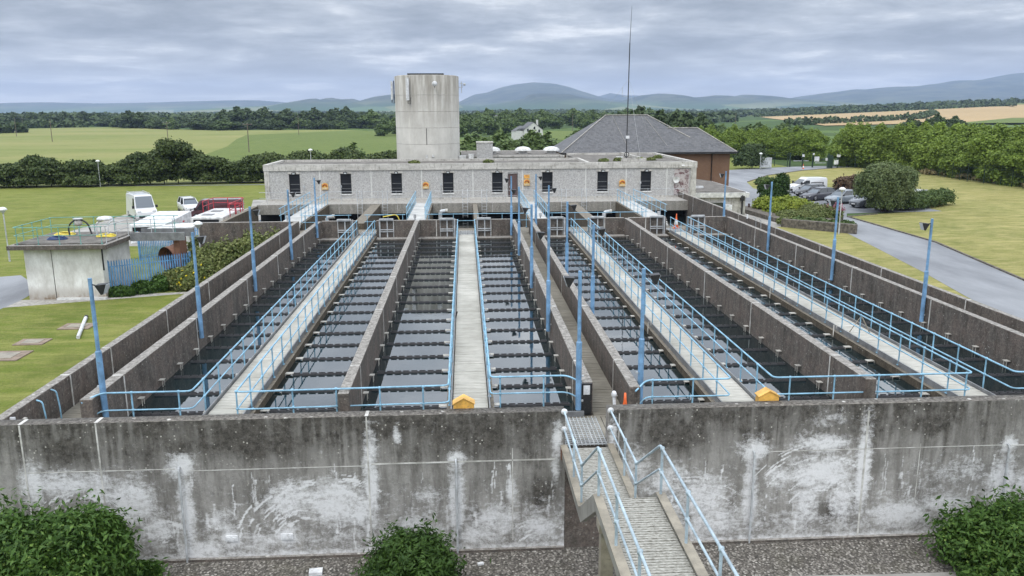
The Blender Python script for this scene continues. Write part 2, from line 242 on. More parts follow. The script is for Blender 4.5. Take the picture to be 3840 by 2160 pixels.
def leafmat(name, c1, c2, c3, trans=0.15, sc=0.5):
    a = MT(name); n = a.noise(sc, detail=4, rough=0.6); n2 = a.noise(sc*9, detail=2); rd = a.rand()
    c = a.mix(a.rmp(n, 0.38, 0.62), c1, c2); c = a.mix(a.rmp(n2, 0.5, 0.7), c, c3)
    c = a.mix(a.m_('MULTIPLY', rd, 0.35), c, tuple(x*0.6 for x in c1))
    a.b.inputs['Specular IOR Level'].default_value = 0.25
    tb = N(a.t, 'ShaderNodeBsdfTranslucent'); L(a.t, c, tb.inputs[0]); mxs = N(a.t, 'ShaderNodeMixShader'); mxs.inputs[0].default_value = trans
    m_ = a.end(c, 0.6); o_ = a.t.nodes['Material Output']; L(a.t, a.b.outputs[0], mxs.inputs[1]); L(a.t, tb.outputs[0], mxs.inputs[2]); L(a.t, mxs.outputs[0], o_.inputs[0])
leafmat('leaf_laurel', (0.027, 0.066, 0.009), (0.053, 0.112, 0.018), (0.112, 0.188, 0.034), 0.15, 1.2)
leafmat('leaf_bramble', (0.122, 0.220, 0.036), (0.208, 0.306, 0.062), (0.282, 0.354, 0.098), 0.2, 1.5)
leafmat('leaf_deep', (0.018, 0.045, 0.007), (0.036, 0.076, 0.011), (0.063, 0.117, 0.018), 0.12, 1.2)
leafmat('leaf_hedge', (0.039, 0.065, 0.018), (0.072, 0.101, 0.026), (0.111, 0.130, 0.039))
leafmat('leaf_row', (0.129, 0.199, 0.028), (0.194, 0.270, 0.042), (0.270, 0.335, 0.065), 0.25)
leafmat('leaf_wood', (0.043, 0.074, 0.027), (0.074, 0.108, 0.038), (0.108, 0.142, 0.047))
leafmat('leaf_mid', (0.068, 0.115, 0.034), (0.115, 0.169, 0.047), (0.176, 0.216, 0.068))
leafmat('leaf_willow', (0.095, 0.135, 0.047), (0.149, 0.189, 0.074), (0.203, 0.230, 0.108))
leafmat('leaf_juniper', (0.144, 0.204, 0.024), (0.252, 0.300, 0.036), (0.360, 0.372, 0.060))
leafmat('leaf_scrub', (0.090, 0.128, 0.033), (0.165, 0.195, 0.057), (0.300, 0.285, 0.128), 0.15, 0.9)
leafmat('leaf_red', (0.09, 0.06, 0.035), (0.14, 0.08, 0.05), (0.12, 0.10, 0.05)); leafmat('petal_pink', (0.3, 0.1, 0.14), (0.36, 0.14, 0.18), (0.28, 0.12, 0.15)); leafmat('petal_yellow', (0.7, 0.55, 0.02), (0.75, 0.6, 0.03), (0.8, 0.62, 0.05))
leafmat('reed', (0.25, 0.2, 0.1), (0.3, 0.25, 0.12), (0.2, 0.2, 0.08))

# ------------------------------------------------------------------ mesh helpers
class MB:
    def __init__(s): s.v = []; s.f = []; s.mi = []; s.cur = 0; s.smooth = set()
    def add(s, vs, fs, smooth=False):
        o = len(s.v); s.v += [tuple(p) for p in vs]
        for f in fs:
            if smooth: s.smooth.add(len(s.f))
            s.f.append(tuple(i+o for i in f)); s.mi.append(s.cur)
        return s
    def box(s, x0, x1, y0, y1, z0, z1):
        return s.add([(x0,y0,z0),(x1,y0,z0),(x1,y1,z0),(x0,y1,z0),(x0,y0,z1),(x1,y0,z1),(x1,y1,z1),(x0,y1,z1)],
                     [(0,3,2,1),(4,5,6,7),(0,1,5,4),(1,2,6,5),(2,3,7,6),(3,0,4,7)])
    def obox(s, c, d, rot=0, tilt=None):
        M_ = Matrix.Rotation(rot, 3, 'Z')
        if tilt is not None: M_ = M_ @ Matrix.Rotation(tilt[0], 3, tilt[1])
        vs = []
        for sz in (-1, 1):
            for sx, sy in ((-1,-1),(1,-1),(1,1),(-1,1)):
                vs.append(Vector(c)+M_ @ Vector((sx*d[0]/2, sy*d[1]/2, sz*d[2]/2)))
        return s.add(vs, [(0,3,2,1),(4,5,6,7),(0,1,5,4),(1,2,6,5),(2,3,7,6),(3,0,4,7)])
    def tube(s, pts, r, n=8, caps=True):
        pts = [Vector(p) for p in pts]; rs = r if isinstance(r, (list, tuple)) else [r]*len(pts)
        vs = []; fs = []
        for i, p in enumerate(pts):
            d = (pts[min(i+1, len(pts)-1)]-pts[max(i-1, 0)]).normalized()
            a_ = Vector((0,0,1)) if abs(d.z) < 0.9 else Vector((1,0,0))
            u_ = d.cross(a_).normalized(); w_ = d.cross(u_)
            for k in range(n):
                t = 2*math.pi*k/n; vs.append(p+(u_*math.cos(t)+w_*math.sin(t))*rs[i])
        for i in range(len(pts)-1):
            for k in range(n): fs.append((i*n+k, i*n+(k+1)%n, (i+1)*n+(k+1)%n, (i+1)*n+k))
        s.add(vs, fs, True)
        if caps: s.add(vs[:n], [tuple(range(n))]); s.add(vs[-n:], [tuple(range(n))[::-1]])
        return s
    def lathe(s, prof, c, n=20, axis='Z'):
        vs = []; fs = []
        for r_, h_ in prof:
            for k in range(n):
                t = 2*math.pi*k/n
                q = (math.cos(t)*r_, math.sin(t)*r_, h_) if axis == 'Z' else ((h_, math.cos(t)*r_, math.sin(t)*r_) if axis == 'X' else (math.cos(t)*r_, h_, math.sin(t)*r_))
                vs.append((c[0]+q[0], c[1]+q[1], c[2]+q[2]))
        for i in range(len(prof)-1):
            for k in range(n): fs.append((i*n+k, i*n+(k+1)%n, (i+1)*n+(k+1)%n, (i+1)*n+k))
        return s.add(vs, fs, True)
    def prism(s, poly, z0, z1):
        n = len(poly); vs = [(x,y,z0) for x,y in poly]+[(x,y,z1) for x,y in poly]
        return s.add(vs, [tuple(range(n))[::-1], tuple(range(n,2*n))]+[(i,(i+1)%n,n+(i+1)%n,n+i) for i in range(n)])
    def extr(s, poly, a0, a1, axis):
        """polygon in the plane across axis ('X': (y,z), 'Y': (x,z)) extruded a0..a1"""
        n = len(poly); P = (lambda p, a: (a, p[0], p[1])) if axis == 'X' else (lambda p, a: (p[0], a, p[1]))
        vs = [P(p, a0) for p in poly]+[P(p, a1) for p in poly]
        return s.add(vs, [tuple(range(n)), tuple(range(n,2*n))[::-1]]+[(i,n+i,n+(i+1)%n,(i+1)%n) for i in range(n)])
    def loft(s, rings, smooth=True):
        n = len(rings[0]); vs = [p for r_ in rings for p in r_]
        fs = [(i*n+k, i*n+(k+1)%n, (i+1)*n+(k+1)%n, (i+1)*n+k) for i in range(len(rings)-1) for k in range(n)]
        s.add(vs, fs, smooth); s.add(rings[0], [tuple(range(n))[::-1]]); s.add(rings[-1], [tuple(range(n))])
        return s
    def build(s, name, mat, parent=None, bevel=0):
        me = bpy.data.meshes.new(name); me.from_pydata(s.v, [], s.f)
        for m_ in (mat if isinstance(mat, (list, tuple)) else [mat]): me.materials.append(MATS[m_])
        me.polygons.foreach_set('material_index', s.mi)
        if s.smooth: me.polygons.foreach_set('use_smooth', [i in s.smooth for i in range(len(s.f))])
        me.update(); o = bpy.data.objects.new(name, me); COL.objects.link(o)
        if parent is not None: o.parent = parent
        if bevel:
            b = o.modifiers.new('bevel', 'BEVEL'); b.width = bevel; b.segments = 2; b.limit_method = 'ANGLE'
        return o
def tag(o, label=None, cat=None, group=None, kind=None):
    if label: o['label'] = label
    if cat: o['category'] = cat
    if group: o['group'] = group
    if kind: o['kind'] = kind
    return o
def empty(name, loc=(0,0,0), rz=0, label=None, cat=None, group=None):
    o = bpy.data.objects.new(name, None); COL.objects.link(o); o.location = loc; o.rotation_euler = (0,0,rz); o.empty_display_size = 0.2
    return tag(o, label, cat, group)
def copy_tree(o, parent=None):
    c = o.copy(); COL.objects.link(c)
    if parent is not None: c.parent = parent; c.matrix_parent_inverse = o.matrix_parent_inverse.copy()
    for ch in o.children: copy_tree(ch, c)
    return c
def arrmesh(name, V, F, mats, mi=None):
    me = bpy.data.meshes.new(name); V = np.asarray(V, np.float32); F = np.asarray(F, np.int32)
    me.vertices.add(len(V)); me.vertices.foreach_set('co', V.ravel())
    k = F.shape[1]; me.loops.add(F.size); me.loops.foreach_set('vertex_index', F.ravel())
    me.polygons.add(len(F)); me.polygons.foreach_set('loop_start', np.arange(0, F.size, k, dtype=np.int32)); me.polygons.foreach_set('loop_total', np.full(len(F), k, np.int32))
    for m_ in mats: me.materials.append(MATS[m_])
    if mi is not None: me.polygons.foreach_set('material_index', np.asarray(mi, np.int32))
    me.update(); me.validate(); return me
def meshobj(name, me, parent=None):
    o = bpy.data.objects.new(name, me); COL.objects.link(o)
    if parent is not None: o.parent = parent
    return o
ORD = ['first','second','third','fourth','fifth','sixth','seventh','eighth','ninth','tenth','eleventh','twelfth','thirteenth','fourteenth','fifteenth','sixteenth','seventeenth','eighteenth','nineteenth','twentieth','twenty-first','twenty-second','twenty-third','twenty-fourth','twenty-fifth','twenty-sixth','twenty-seventh','twenty-eighth','twenty-ninth','thirtieth']
def struct(o): o['kind'] = 'structure'; return o

# ------------------------------------------------------------------ ground and setting
def sheet(name, poly, z, mat):
    mb = MB(); mb.add([(x,y,z) for x,y in poly], [tuple(range(len(poly)))]); return struct(mb.build(name, mat))
def gz(x, y):
    """gentle height of the far country"""
    r_ = math.hypot(x, y); t = max(0.0, min(1.0, (r_-520)/1600.0)); t = t*t*(3-2*t)
    az = math.atan2(x, y); rise = max(0.0, min(1.0, (az-0.30)/0.28))
    return t*(rise*22.0) + (t*6*math.sin(x*0.004+1)*math.cos(y*0.003) if r_ > 700 else 0)
V=[]; F=[]
rad=[0,60,150,300,500,600,700,820,960,1150,1400,1700,2100,2600,3300,4300,5600,7500,10000,14000,20000,30000]; NA=96
for r_ in rad:
    for k in range(NA):
        t=2*math.pi*k/NA; x,y=r_*math.sin(t),r_*math.cos(t); V.append((x,y,gz(x,y)))
for i in range(len(rad)-1):
    for k in range(NA): F.append((i*NA+k,i*NA+(k+1)%NA,(i+1)*NA+(k+1)%NA,(i+1)*NA+k))
struct(meshobj('ground', arrmesh('ground', V, F, ['countryside'])))
sheet('lawn', [(-95,-10),(-12.4,-10),(-12.4,112),(-20,137),(-34,140),(-95,131)], 0.012, 'lawn_green')
sheet('gravel_bed', [(-12.4,12),(24,12),(24,20.2),(-12.4,20.2)], 0.02, 'gravel')
sheet('concrete_path', [(4,6),(24,6),(24,18.2),(10.3,18.35),(6,18.5),(4,16)], 0.03, 'pavement_concrete')
sheet('right_lawn', [(21,-10),(32,-10),(31.6,43),(32,49),(33.7,57),(36,70),(37,76),(32,81.5),(21,85)], 0.012, 'lawn_dry')
sheet('side_lawn', [(38,20),(95,20),(90,166),(77,164),(66,157),(55,146),(46.8,133),(44,122),(45,116),(55,117),(55,93),(47,90),(42.6,88),(42.2,70),(38.8,53)], 0.016, 'lawn_dry')
sheet('road', [(31,-10),(39,-10),(38.8,53),(42.2,70),(42.6,88),(44,91),(56,92),(56,118),(45,117.5),(44,122),(46.8,133),(55,146),(66,157),(78,164.5),(84,166),(84,171),(68,168),(52,160),(42,155),(36,140),(33,112),(32.6,82),(37,76),(36,70),(33.7,57),(31.8,48)], 0.022, 'asphalt')
sheet('verge', [(52.4,160.6),(68,168.4),(69,200),(38,212),(38,150),(42,155.6)], 0.014, 'lawn_green')
mb=MB(); pts=[(38.8,20),(38.8,53),(42.2,70),(42.6,88),(47,90)]
for i in range(len(pts)-1):
    a_,b_=Vector((*pts[i],0)),Vector((*pts[i+1],0)); d=b_-a_; mb.obox(((a_+b_)/2+Vector((0.1,0,0.06))), (0.16,d.length,0.13), math.atan2(-d.x,d.y))
pts=[(44,122),(45,117),(44.2,118),(46.8,133),(55,146),(66,157),(78,164.5)][3:]; 
for i in range(len(pts)-1):
    a_,b_=Vector((*pts[i],0)),Vector((*pts[i+1],0)); d=b_-a_; mb.obox(((a_+b_)/2+Vector((0.1,-.05,0.06))), (0.16,d.length,0.12), math.atan2(-d.x,d.y))
struct(mb.build('kerb','rubble_stone'))
sheet('meadow', [(-420,131),(-95,131),(-34,140.5),(-14,142),(6,150),(10,300),(-30,470),(-81,543),(-163,545),(-303,720),(-330,640),(-266,490),(-420,440)], 0.03, 'meadow')
sheet('green_meadow', [(-67,200),(-40,150),(8,150),(8,300),(-35,520),(-78,505),(-112,432),(-99,365),(-82,290)], 0.07, 'meadow_green')
sheet('left_path', [(-95,134.0),(-59,136.2),(-33,136.2),(-33,137.2),(-59,137.2),(-95,135.2)], 0.02, 'asphalt')
sheet('left_road', [(-60,30),(-28.6,48.9),(-28.6,52.4),(-29.1,56),(-33,61),(-60,50)], 0.02, 'asphalt')
sheet('left_path', [(-31,49.6),(-28.3,50.6),(-18,53.9),(-18,54.4),(-28.3,52.6),(-31,52)], 0.018, 'plain_concrete')
sheet('yard', [(-34,74),(-19,74),(-19,112),(-29,113),(-27,104),(-28,98),(-40,98),(-40,76)], 0.02, 'pavement_concrete')
def fsheet(name, poly, dz, mat):
    mb=MB(); mb.add([(x,y,gz(x,y)+dz) for x,y in poly],[tuple(range(len(poly)))]); return struct(mb.build(name,mat))
# golden stubble fields on the rising ground, right: finely divided so they follow the land
def field(name, c0, c1, c2, c3, mat, n=14, dz=0.6):
    V=[];F=[]
    for i in range(n+1):
        for j in range(n+1):
            s_,t_=i/n,j/n; x=(c0[0]*(1-s_)+c1[0]*s_)*(1-t_)+(c3[0]*(1-s_)+c2[0]*s_)*t_; y=(c0[1]*(1-s_)+c1[1]*s_)*(1-t_)+(c3[1]*(1-s_)+c2[1]*s_)*t_
            V.append((x,y,gz(x,y)+dz))
    for i in range(n):
        for j in range(n): F.append((i*(n+1)+j,(i+1)*(n+1)+j,(i+1)*(n+1)+j+1,i*(n+1)+j+1))
    return struct(meshobj(name, arrmesh(name,V,F,[mat])))
field('stubble_field', (250,560),(560,700),(760,1120),(430,1180), 'stubble')
field('stubble_field', (560,760),(900,760),(1300,1250),(800,1180), 'stubble')
field('stubble_field', (700,700),(1200,560),(1800,1000),(1400,1200), 'stubble_dark')
field('green_field', (340,560),(800,480),(900,640),(480,700), 'meadow_green', dz=1.4)
field('green_field', (25,330),(110,330),(95,470),(50,480), 'meadow_green', dz=0.1)

# hills: real ridges several kilometres away
def ridge(name, Y, prof, depth=2600, jag=0.02, seed=1):
    g = np.random.default_rng(seed); NX, NT = 150, 16
    xs = np.array([p[0] for p in prof]); zs = np.array([p[1] for p in prof])
    X = np.linspace(xs[0], xs[-1], NX); Z = np.interp(X, xs, zs)
    k = np.array([0.25,0.5,0.25]); 
    for _ in range(2): Z = np.convolve(np.pad(Z,1,'edge'),k,'valid')
    bump = np.zeros(NX)
    for f_ in (0.002,0.005,0.011,0.023): bump += np.sin(X*f_+g.random()*9)*(0.004/f_)*0.25
    V=[];F=[]
    for j in range(NT+1):
        t=j/NT
        if t<=0.75: q=t/0.75; h_=(q*q*(3-2*q))*0.75+q*0.25
        else: q=(t-0.75)/0.25; h_=1-q*q
        yy=Y-depth+depth*t/0.75
        for i in range(NX):
            w_=math.sin(X[i]*0.0013+j*0.7+seed)*0.06+math.sin(X[i]*0.0031-j*1.1)*0.04
            V.append((X[i], yy+bump[i]*8, max(-3, (Z[i]*h_*(1+w_*(1-abs(2*h_-1))) + (bump[i]*jag*60*h_)))))
    for j in range(NT):
        for i in range(NX-1): F.append((j*NX+i,j*NX+i+1,(j+1)*NX+i+1,(j+1)*NX+i))
    me=arrmesh(name,V,F,['hill_slopes']); me.polygons.foreach_set('use_smooth',[True]*len(F)); return struct(meshobj(name,me))
ridge('hills', 9500, [(-5958,108),(-5113,105),(-4941,121),(-4599,124),(-4043,109),(-3697,112),(-3045,127),(-2695,135),(-2344,138),(-2081,119),(-1729,92),(-1375,73)], depth=2500, seed=3)
ridge('hills', 6500, [(-1667,51),(-1365,61),(-1243,88),(-1150,111),(-1111,105),(-1085,90),(-1020,117),(-981,108),(-941,102),(-850,107),(-790,86),(-678,122),(-555,139),(-417,145),(-234,114),(-50,62),(105,44)], depth=2200, seed=5)
ridge('hills', 8600, [(-353,48),(-49,99),(107,174),(243,193),(383,245),(518,272),(724,296),(930,283),(1067,251),(1208,202),(1334,150),(1484,129),(1799,71),(2221,45)], depth=2600, seed=7)
ridge('hills', 6000, [(97,41),(269,63),(419,90),(476,124),(554,132),(745,126),(843,103),(989,80),(1153,65),(1314,42)], depth=1900, seed=11)
ridge('hills', 10500, [(1381,88),(1694,180),(1861,224),(2036,194),(2219,193),(2503,153),(2814,82)], depth=2500, seed=13)
ridge('hills', 6800, [(1092,41),(1319,88),(1451,129),(1616,145),(1703,138),(1810,109),(1957,115),(2090,130),(2202,111),(2311,133),(2436,126),(2539,106),(2708,99),(2969,66),(3210,39)], depth=2200, seed=17)
ridge('hills', 8000, [(2857,40),(3053,89),(3226,115),(3383,145),(3581,171),(3712,182),(3831,204),(3928,196),(4043,211),(4243,226),(4513,229),(4592,251),(4673,247),(4859,285),(5047,281),(5223,303),(5382,341),(5552,356),(6060,359),(6686,327),(7542,229),(8206,90)], depth=3000, seed=19)


# ------------------------------------------------------------------ tank walls
ZT, ZW, ZD, Y0, YF = 4.0, 2.68, 3.02, 20.2, 59.2
def joints(parent, specs):
    for (x0,x1,y0,y1,z0,z1) in specs: MB().box(x0,x1,y0,y1,z0,z1).build('sealant_joint','sealant',parent)
# front wall with gate opening
GX0, GX1 = 2.56, 3.72
def front_piece(xa, xb, parent, name):
    nx = int((xb-xa)/0.035); nz_ = 110; X=np.linspace(xa,xb,nx+1); Z=np.linspace(0,ZT,nz_+1)
    V=[(x,Y0,z) for z in Z for x in X]; F=[(j*(nx+1)+i, j*(nx+1)+i+1,(j+1)*(nx+1)+i+1,(j+1)*(nx+1)+i) for j in range(nz_) for i in range(nx)]
    b=len(V); V+=[(xa,Y0,ZT),(xb,Y0,ZT),(xb,Y0+.4,ZT),(xa,Y0+.4,ZT),(xa,Y0,0),(xb,Y0,0),(xb,Y0+.4,0),(xa,Y0+.4,0)]
    F+=[(b,b+1,b+2,b+3),(b+5,b+6,b+2,b+1),(b+6,b+7,b+3,b+2),(b+7,b+4,b,b+3)]
    me=arrmesh(name,V,F,['front_wall_concrete'])
    V=np.array(V); x=V[:,0]; z=V[:,2]
    w=np.zeros(len(V)); 
    def G(cx,cz,rx,rz,a_): 
        nonlocal w; w=np.maximum(w, a_*np.exp(-(((x-cx)/rx)**2+((z-cz)/rz)**2)**1.3))
    w=np.maximum(w, np.clip((0.42-z)/0.3,0,1)*0.75); w=np.maximum(w, 0.44*np.clip((2.6-z)/1.9,0,1))
    for c in [(-11.35,2.3,0.35,0.75,0.95),(-10.6,2.35,0.9,0.42,0.85),(-9.7,2.2,0.5,0.55,0.8),(-8.9,1.75,0.75,0.8,0.9),(-8.3,1.0,0.6,0.5,0.8),(-7.55,2.75,0.42,0.4,1.0),(-7.5,1.4,0.24,1.3,1.0),(-7.2,.3,.8,.35,.95),
              (-6.4,0.62,0.36,0.34,1.0),(-4.93,0.66,0.36,0.42,1.0),(-6.6,1.1,0.7,0.5,0.6),(-4.7,1.75,0.95,0.62,0.85),(-3.6,1.6,0.9,0.8,0.95),(-2.9,1.3,0.5,0.6,0.9),(-5.6,.5,.8,.4,.7),
              (-2.62,2.2,0.22,1.7,0.95),(-2.25,.6,.6,.5,.6),(-0.36,1.5,0.26,1.35,1.0),(-0.36,2.75,0.28,0.25,0.95),(-1.5,.9,.7,.3,.7),(0.7,0.9,0.75,0.6,0.85),(1.12,1.75,0.14,0.5,0.95),(1.9,0.7,0.6,0.5,0.8),(0.2,.5,.8,.4,.8),(-1.1,1.6,.5,.4,.55),
              (2.35,3.2,0.16,0.6,1.0),(2.3,2.4,0.14,0.5,0.8),(-9.9,1.2,.8,.5,.7),(-1.9,3.45,.12,.3,.8),
              (3.85,3.3,0.12,0.6,.85),(4.4,2.3,.6,.6,.75),(5.4,1.9,.9,.6,.72),(6.4,1.4,0.9,0.75,0.85),(6.7,0.7,1.0,0.6,0.85),(5.2,.9,.7,.6,.75),(7.75,2.75,0.45,0.4,1.0),(7.7,1.4,0.24,1.4,1.0),(8.5,1.9,.5,.35,.8),(9.6,2.9,0.9,0.35,0.85),(9.7,2.0,1.1,0.7,0.92),(9.3,1.1,0.5,0.8,0.8),(10.3,1.2,0.5,0.9,.8),
              (10.85,2.1,0.25,1.7,1.0),(12.0,0.75,1.1,0.5,0.92),(13.4,.9,.9,.5,.85),(14.9,1.5,0.5,1.0,0.95),(14.95,2.7,.25,.3,1.),(15.8,1.5,1.0,0.5,0.85),(9.8,3.6,.7,.25,.5),(13.5,2.0,1.5,.5,.5),(17.5,1,2,1,.7)]: G(*c)
    ag=np.random.default_rng(3)
    for (cx,cz,r0,r1,a0,a1,cnt) in ((-4.35,0.35,0.7,2.0,1.1,2.9,46),(-3.7,0.5,0.8,2.0,1.0,2.3,30),(-9.9,0.7,0.9,1.7,1.0,2.6,22),(-8.3,.1,.5,1.2,.4,1.8,12),(9.8,0.6,0.9,2.5,0.8,2.5,34),(1.9,-.3,.6,1.3,.9,2.3,8),(6.0,-.2,1,2.4,.9,2.2,16)):
        for _ in range(cnt):
            rr=ag.uniform(r0,r1); b0=ag.uniform(a0,a1); bl=ag.uniform(.12,.5); th=ag.uniform(.012,.03); d=np.hypot(x-cx,(z-cz)*1.05); an=np.arctan2((z-cz)*1.05,x-cx)
            w=np.where((np.abs(d-rr)<th)&(np.abs(an-b0)<bl/2),np.maximum(w,ag.uniform(.75,1.1)),w)
    for _ in range(60):
        cx=ag.uniform(xa,xb); z1=ag.uniform(.6,2.7); ln=ag.uniform(.15,1.3); th=ag.uniform(.01,.03)
        w=np.where((np.abs(x-cx-.02*np.sin(z*9))<th)&(z<z1)&(z>z1-ln),np.maximum(w,ag.uniform(.45,.9)),w)
    g=np.clip((z-2.3)/1.5,0,1)*0.85
    for _ in range(220):
        cx=ag.uniform(xa,xb); ln=ag.uniform(.4,2.2); th=ag.uniform(.02,.12); k_=np.clip(1-np.abs(x-cx)/th,0,1)*np.clip((z-(3.9-ln))/.5,0,1); g=np.minimum(1.1,g+k_*ag.uniform(-.35,.45))
    for c in [(-6,3.4,3,.7,1.0),(-10.5,3.3,1.2,.6,1.),(0,3.4,2.2,.8,1.0),(5.5,3.3,1.5,.8,1.),(12.3,3.5,1.5,.6,.9),(2.0,1.7,.5,.7,1.0),(-8.6,3.2,.6,.8,.9),(10,.9,.5,.35,.9),(-5.9,1.9,.5,.6,.6),(0.2,2.0,.5,.3,.4)]:
        g=np.maximum(g,c[4]*np.exp(-(((x-c[0])/c[2])**2+((z-c[1])/c[3])**2)))
    g=np.where(x>13.5, g*0.65, g)
    for nm,arr in (('wash',w),('grime',g)):
        at=me.attributes.new(nm,'FLOAT','POINT'); at.data.foreach_set('value', arr.astype(np.float32))
    return meshobj(name, me, parent)
fwl=empty('tank_front_wall',(0,Y0,0),label='long stained concrete front wall left of the gate opening, white scrape marks and lime streaks',cat='wall',group='front tank walls')
fwl.location=(0,0,0); front_piece(-12.4,GX0,fwl,'wall_face')
struct(MB().box(GX0,GX1,Y0,Y0+.4,0,2.72).build('gate_sill_wall','aged_concrete')) if False else None
fwr=empty('tank_front_wall',(0,0,0),label='long stained concrete front wall right of the gate opening with broad white lime patches',cat='wall',group='front tank walls'); front_piece(GX1,21.05,fwr,'wall_face')
MB().box(GX0,GX1,Y0+.02,Y0+.4,0,2.74).build('wall_under_gate','aged_concrete',fwl)
joints(fwl,[(xx-.02,xx+.02,Y0-.012,Y0,.05,3.985) for xx in (-11.48,-9.58,-2.68)]+[(xx-.045,xx+.045,Y0+.01,Y0+.39,ZT,ZT+.006) for xx in (-11.48,-9.58,-2.68)]+[(1.14,1.165,Y0-.006,Y0,.3,3.0),(-11.44,-7.7,Y0-.004,Y0,2.66,2.685),(-7.4,-2.74,Y0-.004,Y0,2.60,2.62),(-2.6,2.3,Y0-.006,Y0,2.63,2.67)])
joints(fwr,[(10.83,10.88,Y0-.012,Y0,.05,3.8),(4.0,4.02,Y0-.006,Y0,1.2,3.9),(8.2,14.8,Y0-.005,Y0,2.68,2.70),(15.0,21,Y0-.005,Y0,2.66,2.69),(12.4,12.415,Y0-.004,Y0,1,2.8)])
for p_,xs in ((fwl,(-7.58,-0.36)),(fwr,(7.73,14.9))):
    for xx in xs: MB().tube([(xx,Y0+.02,2.72),(xx,Y0-.07,2.7),(xx,Y0-.08,2.6),(xx,Y0-.08,0.02)],0.032,8).build('drain_pipe','galvanised',p_)
for xx in (-6.39,-4.93): MB().box(xx-.16,xx+.16,Y0-.04,Y0,.56,.72).box(xx-.11,xx-.03,Y0-.055,Y0-.04,.6,.68).box(xx+.03,xx+.11,Y0-.055,Y0-.04,.6,.68).build('wall_plate','sign_white',fwl)
MB().box(-12.4,GX0,Y0-.10,Y0,0,.09).build('footing','aged_concrete',fwl); MB().box(GX1,21.05,Y0-.10,Y0,0,.09).build('footing','aged_concrete',fwr)

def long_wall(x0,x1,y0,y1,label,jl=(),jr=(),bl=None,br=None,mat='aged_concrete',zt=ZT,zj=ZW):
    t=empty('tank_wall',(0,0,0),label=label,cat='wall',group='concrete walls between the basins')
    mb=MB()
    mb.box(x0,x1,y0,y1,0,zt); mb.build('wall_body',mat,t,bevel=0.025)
    sp=[]
    for y in jl: sp+= [(x0-.012,x0,y-.03,y+.03,zj,zt-.02)]
    for y in jr: sp+= [(x1,x1+.012,y-.03,y+.03,zj,zt-.02)]
    for y in set(jl)|set(jr): sp+=[(x0+.02,x1-.02,y-.035,y+.035,zt,zt+.005)]
    joints(t,sp)
    for side,ys_ in ((-1,bl),(1,br)):
        if ys_ is None: continue
        xx=x0 if side<0 else x1
        for y in ys_:
            q=MB(); q.box(min(xx,xx+side*.17),max(xx,xx+side*.17),y-.10,y+.10,2.93,2.95); 
            for dy in (-.08,.08): q.box(min(xx+side*.12,xx+side*.14),max(xx+side*.12,xx+side*.14),y+dy-.008,y+dy+.008,2.70,2.93)
            q.build('bracket','steel_bright',t)
    return t
br_=[24.2+1.8*k+.85 for k in range(19)]
JY=(24.6,32.0,38.6,46.1,53.5)
long_wall(-12.4,-12.1,Y0+.4,YF+.35,'dark outer concrete wall along the left lawn side',jr=(24.3,27.2,32.5,38,46,53))
long_wall(-10.8,-10.45,22.0,YF,'pink-stained concrete wall on the left edge of the basins with blue posts',jl=(),jr=(24.15,31.0,38.5,45,52.5),br=br_)
long_wall(-3.70,-3.38,22.0,YF,'speckled concrete divider wall left of the middle walkway',jr=JY,br=br_)
long_wall(3.35,3.66,22.5,YF,'concrete wall on the left side of the narrow sunken passage',jl=JY,bl=br_)
long_wall(4.65,4.96,22.0,YF,'concrete wall on the right side of the narrow sunken passage',jl=JY,jr=JY)
long_wall(11.75,12.08,22.2,YF,'concrete divider wall between the two right walkways',jl=JY,jr=(),bl=br_)
long_wall(19.42,19.72,22.0,YF,'tall brown concrete wall at the right edge of the basins',jl=(24.7,32.0,39.07,46.1,53),bl=br_)
long_wall(20.8,21.05,Y0+.4,78.4,'dark outer concrete wall along the road side lawn',jl=(24,31.8,38.8,46,53,60.5,67,73))
t=empty('cross_wall',label='dark concrete cross wall closing the far end of the basins',cat='wall')
for xa,xb in ((-10.44,-7.85),(-6.5,-3.71),(-3.37,-.62),(.66,3.34),(4.97,7.6),(9.1,11.74),(12.09,14.9),(16.5,19.41)):
    MB().box(xa,xb,YF,YF+.35,0,ZT).box(xa,xb,YF-1.0,YF,0,ZW+.10).build('wall_body','aged_concrete',t)
    xm=xa*.55+xb*.45; joints(t,[(xm-.03,xm+.03,YF-.01,YF,ZW+.12,ZT-.02)])
long_wall(-19.2,-12.41,YF,YF+.35,'grey mottled concrete wall behind the scrub on the left',mat='aged_concrete')
# front edge wall of basins
t=tag(MB().box(-10.44,19.41,22.28,22.5,0,ZD-.04).build('basin_edge_wall','brown_concrete'),'low concrete edge at the near end of the basins','wall')

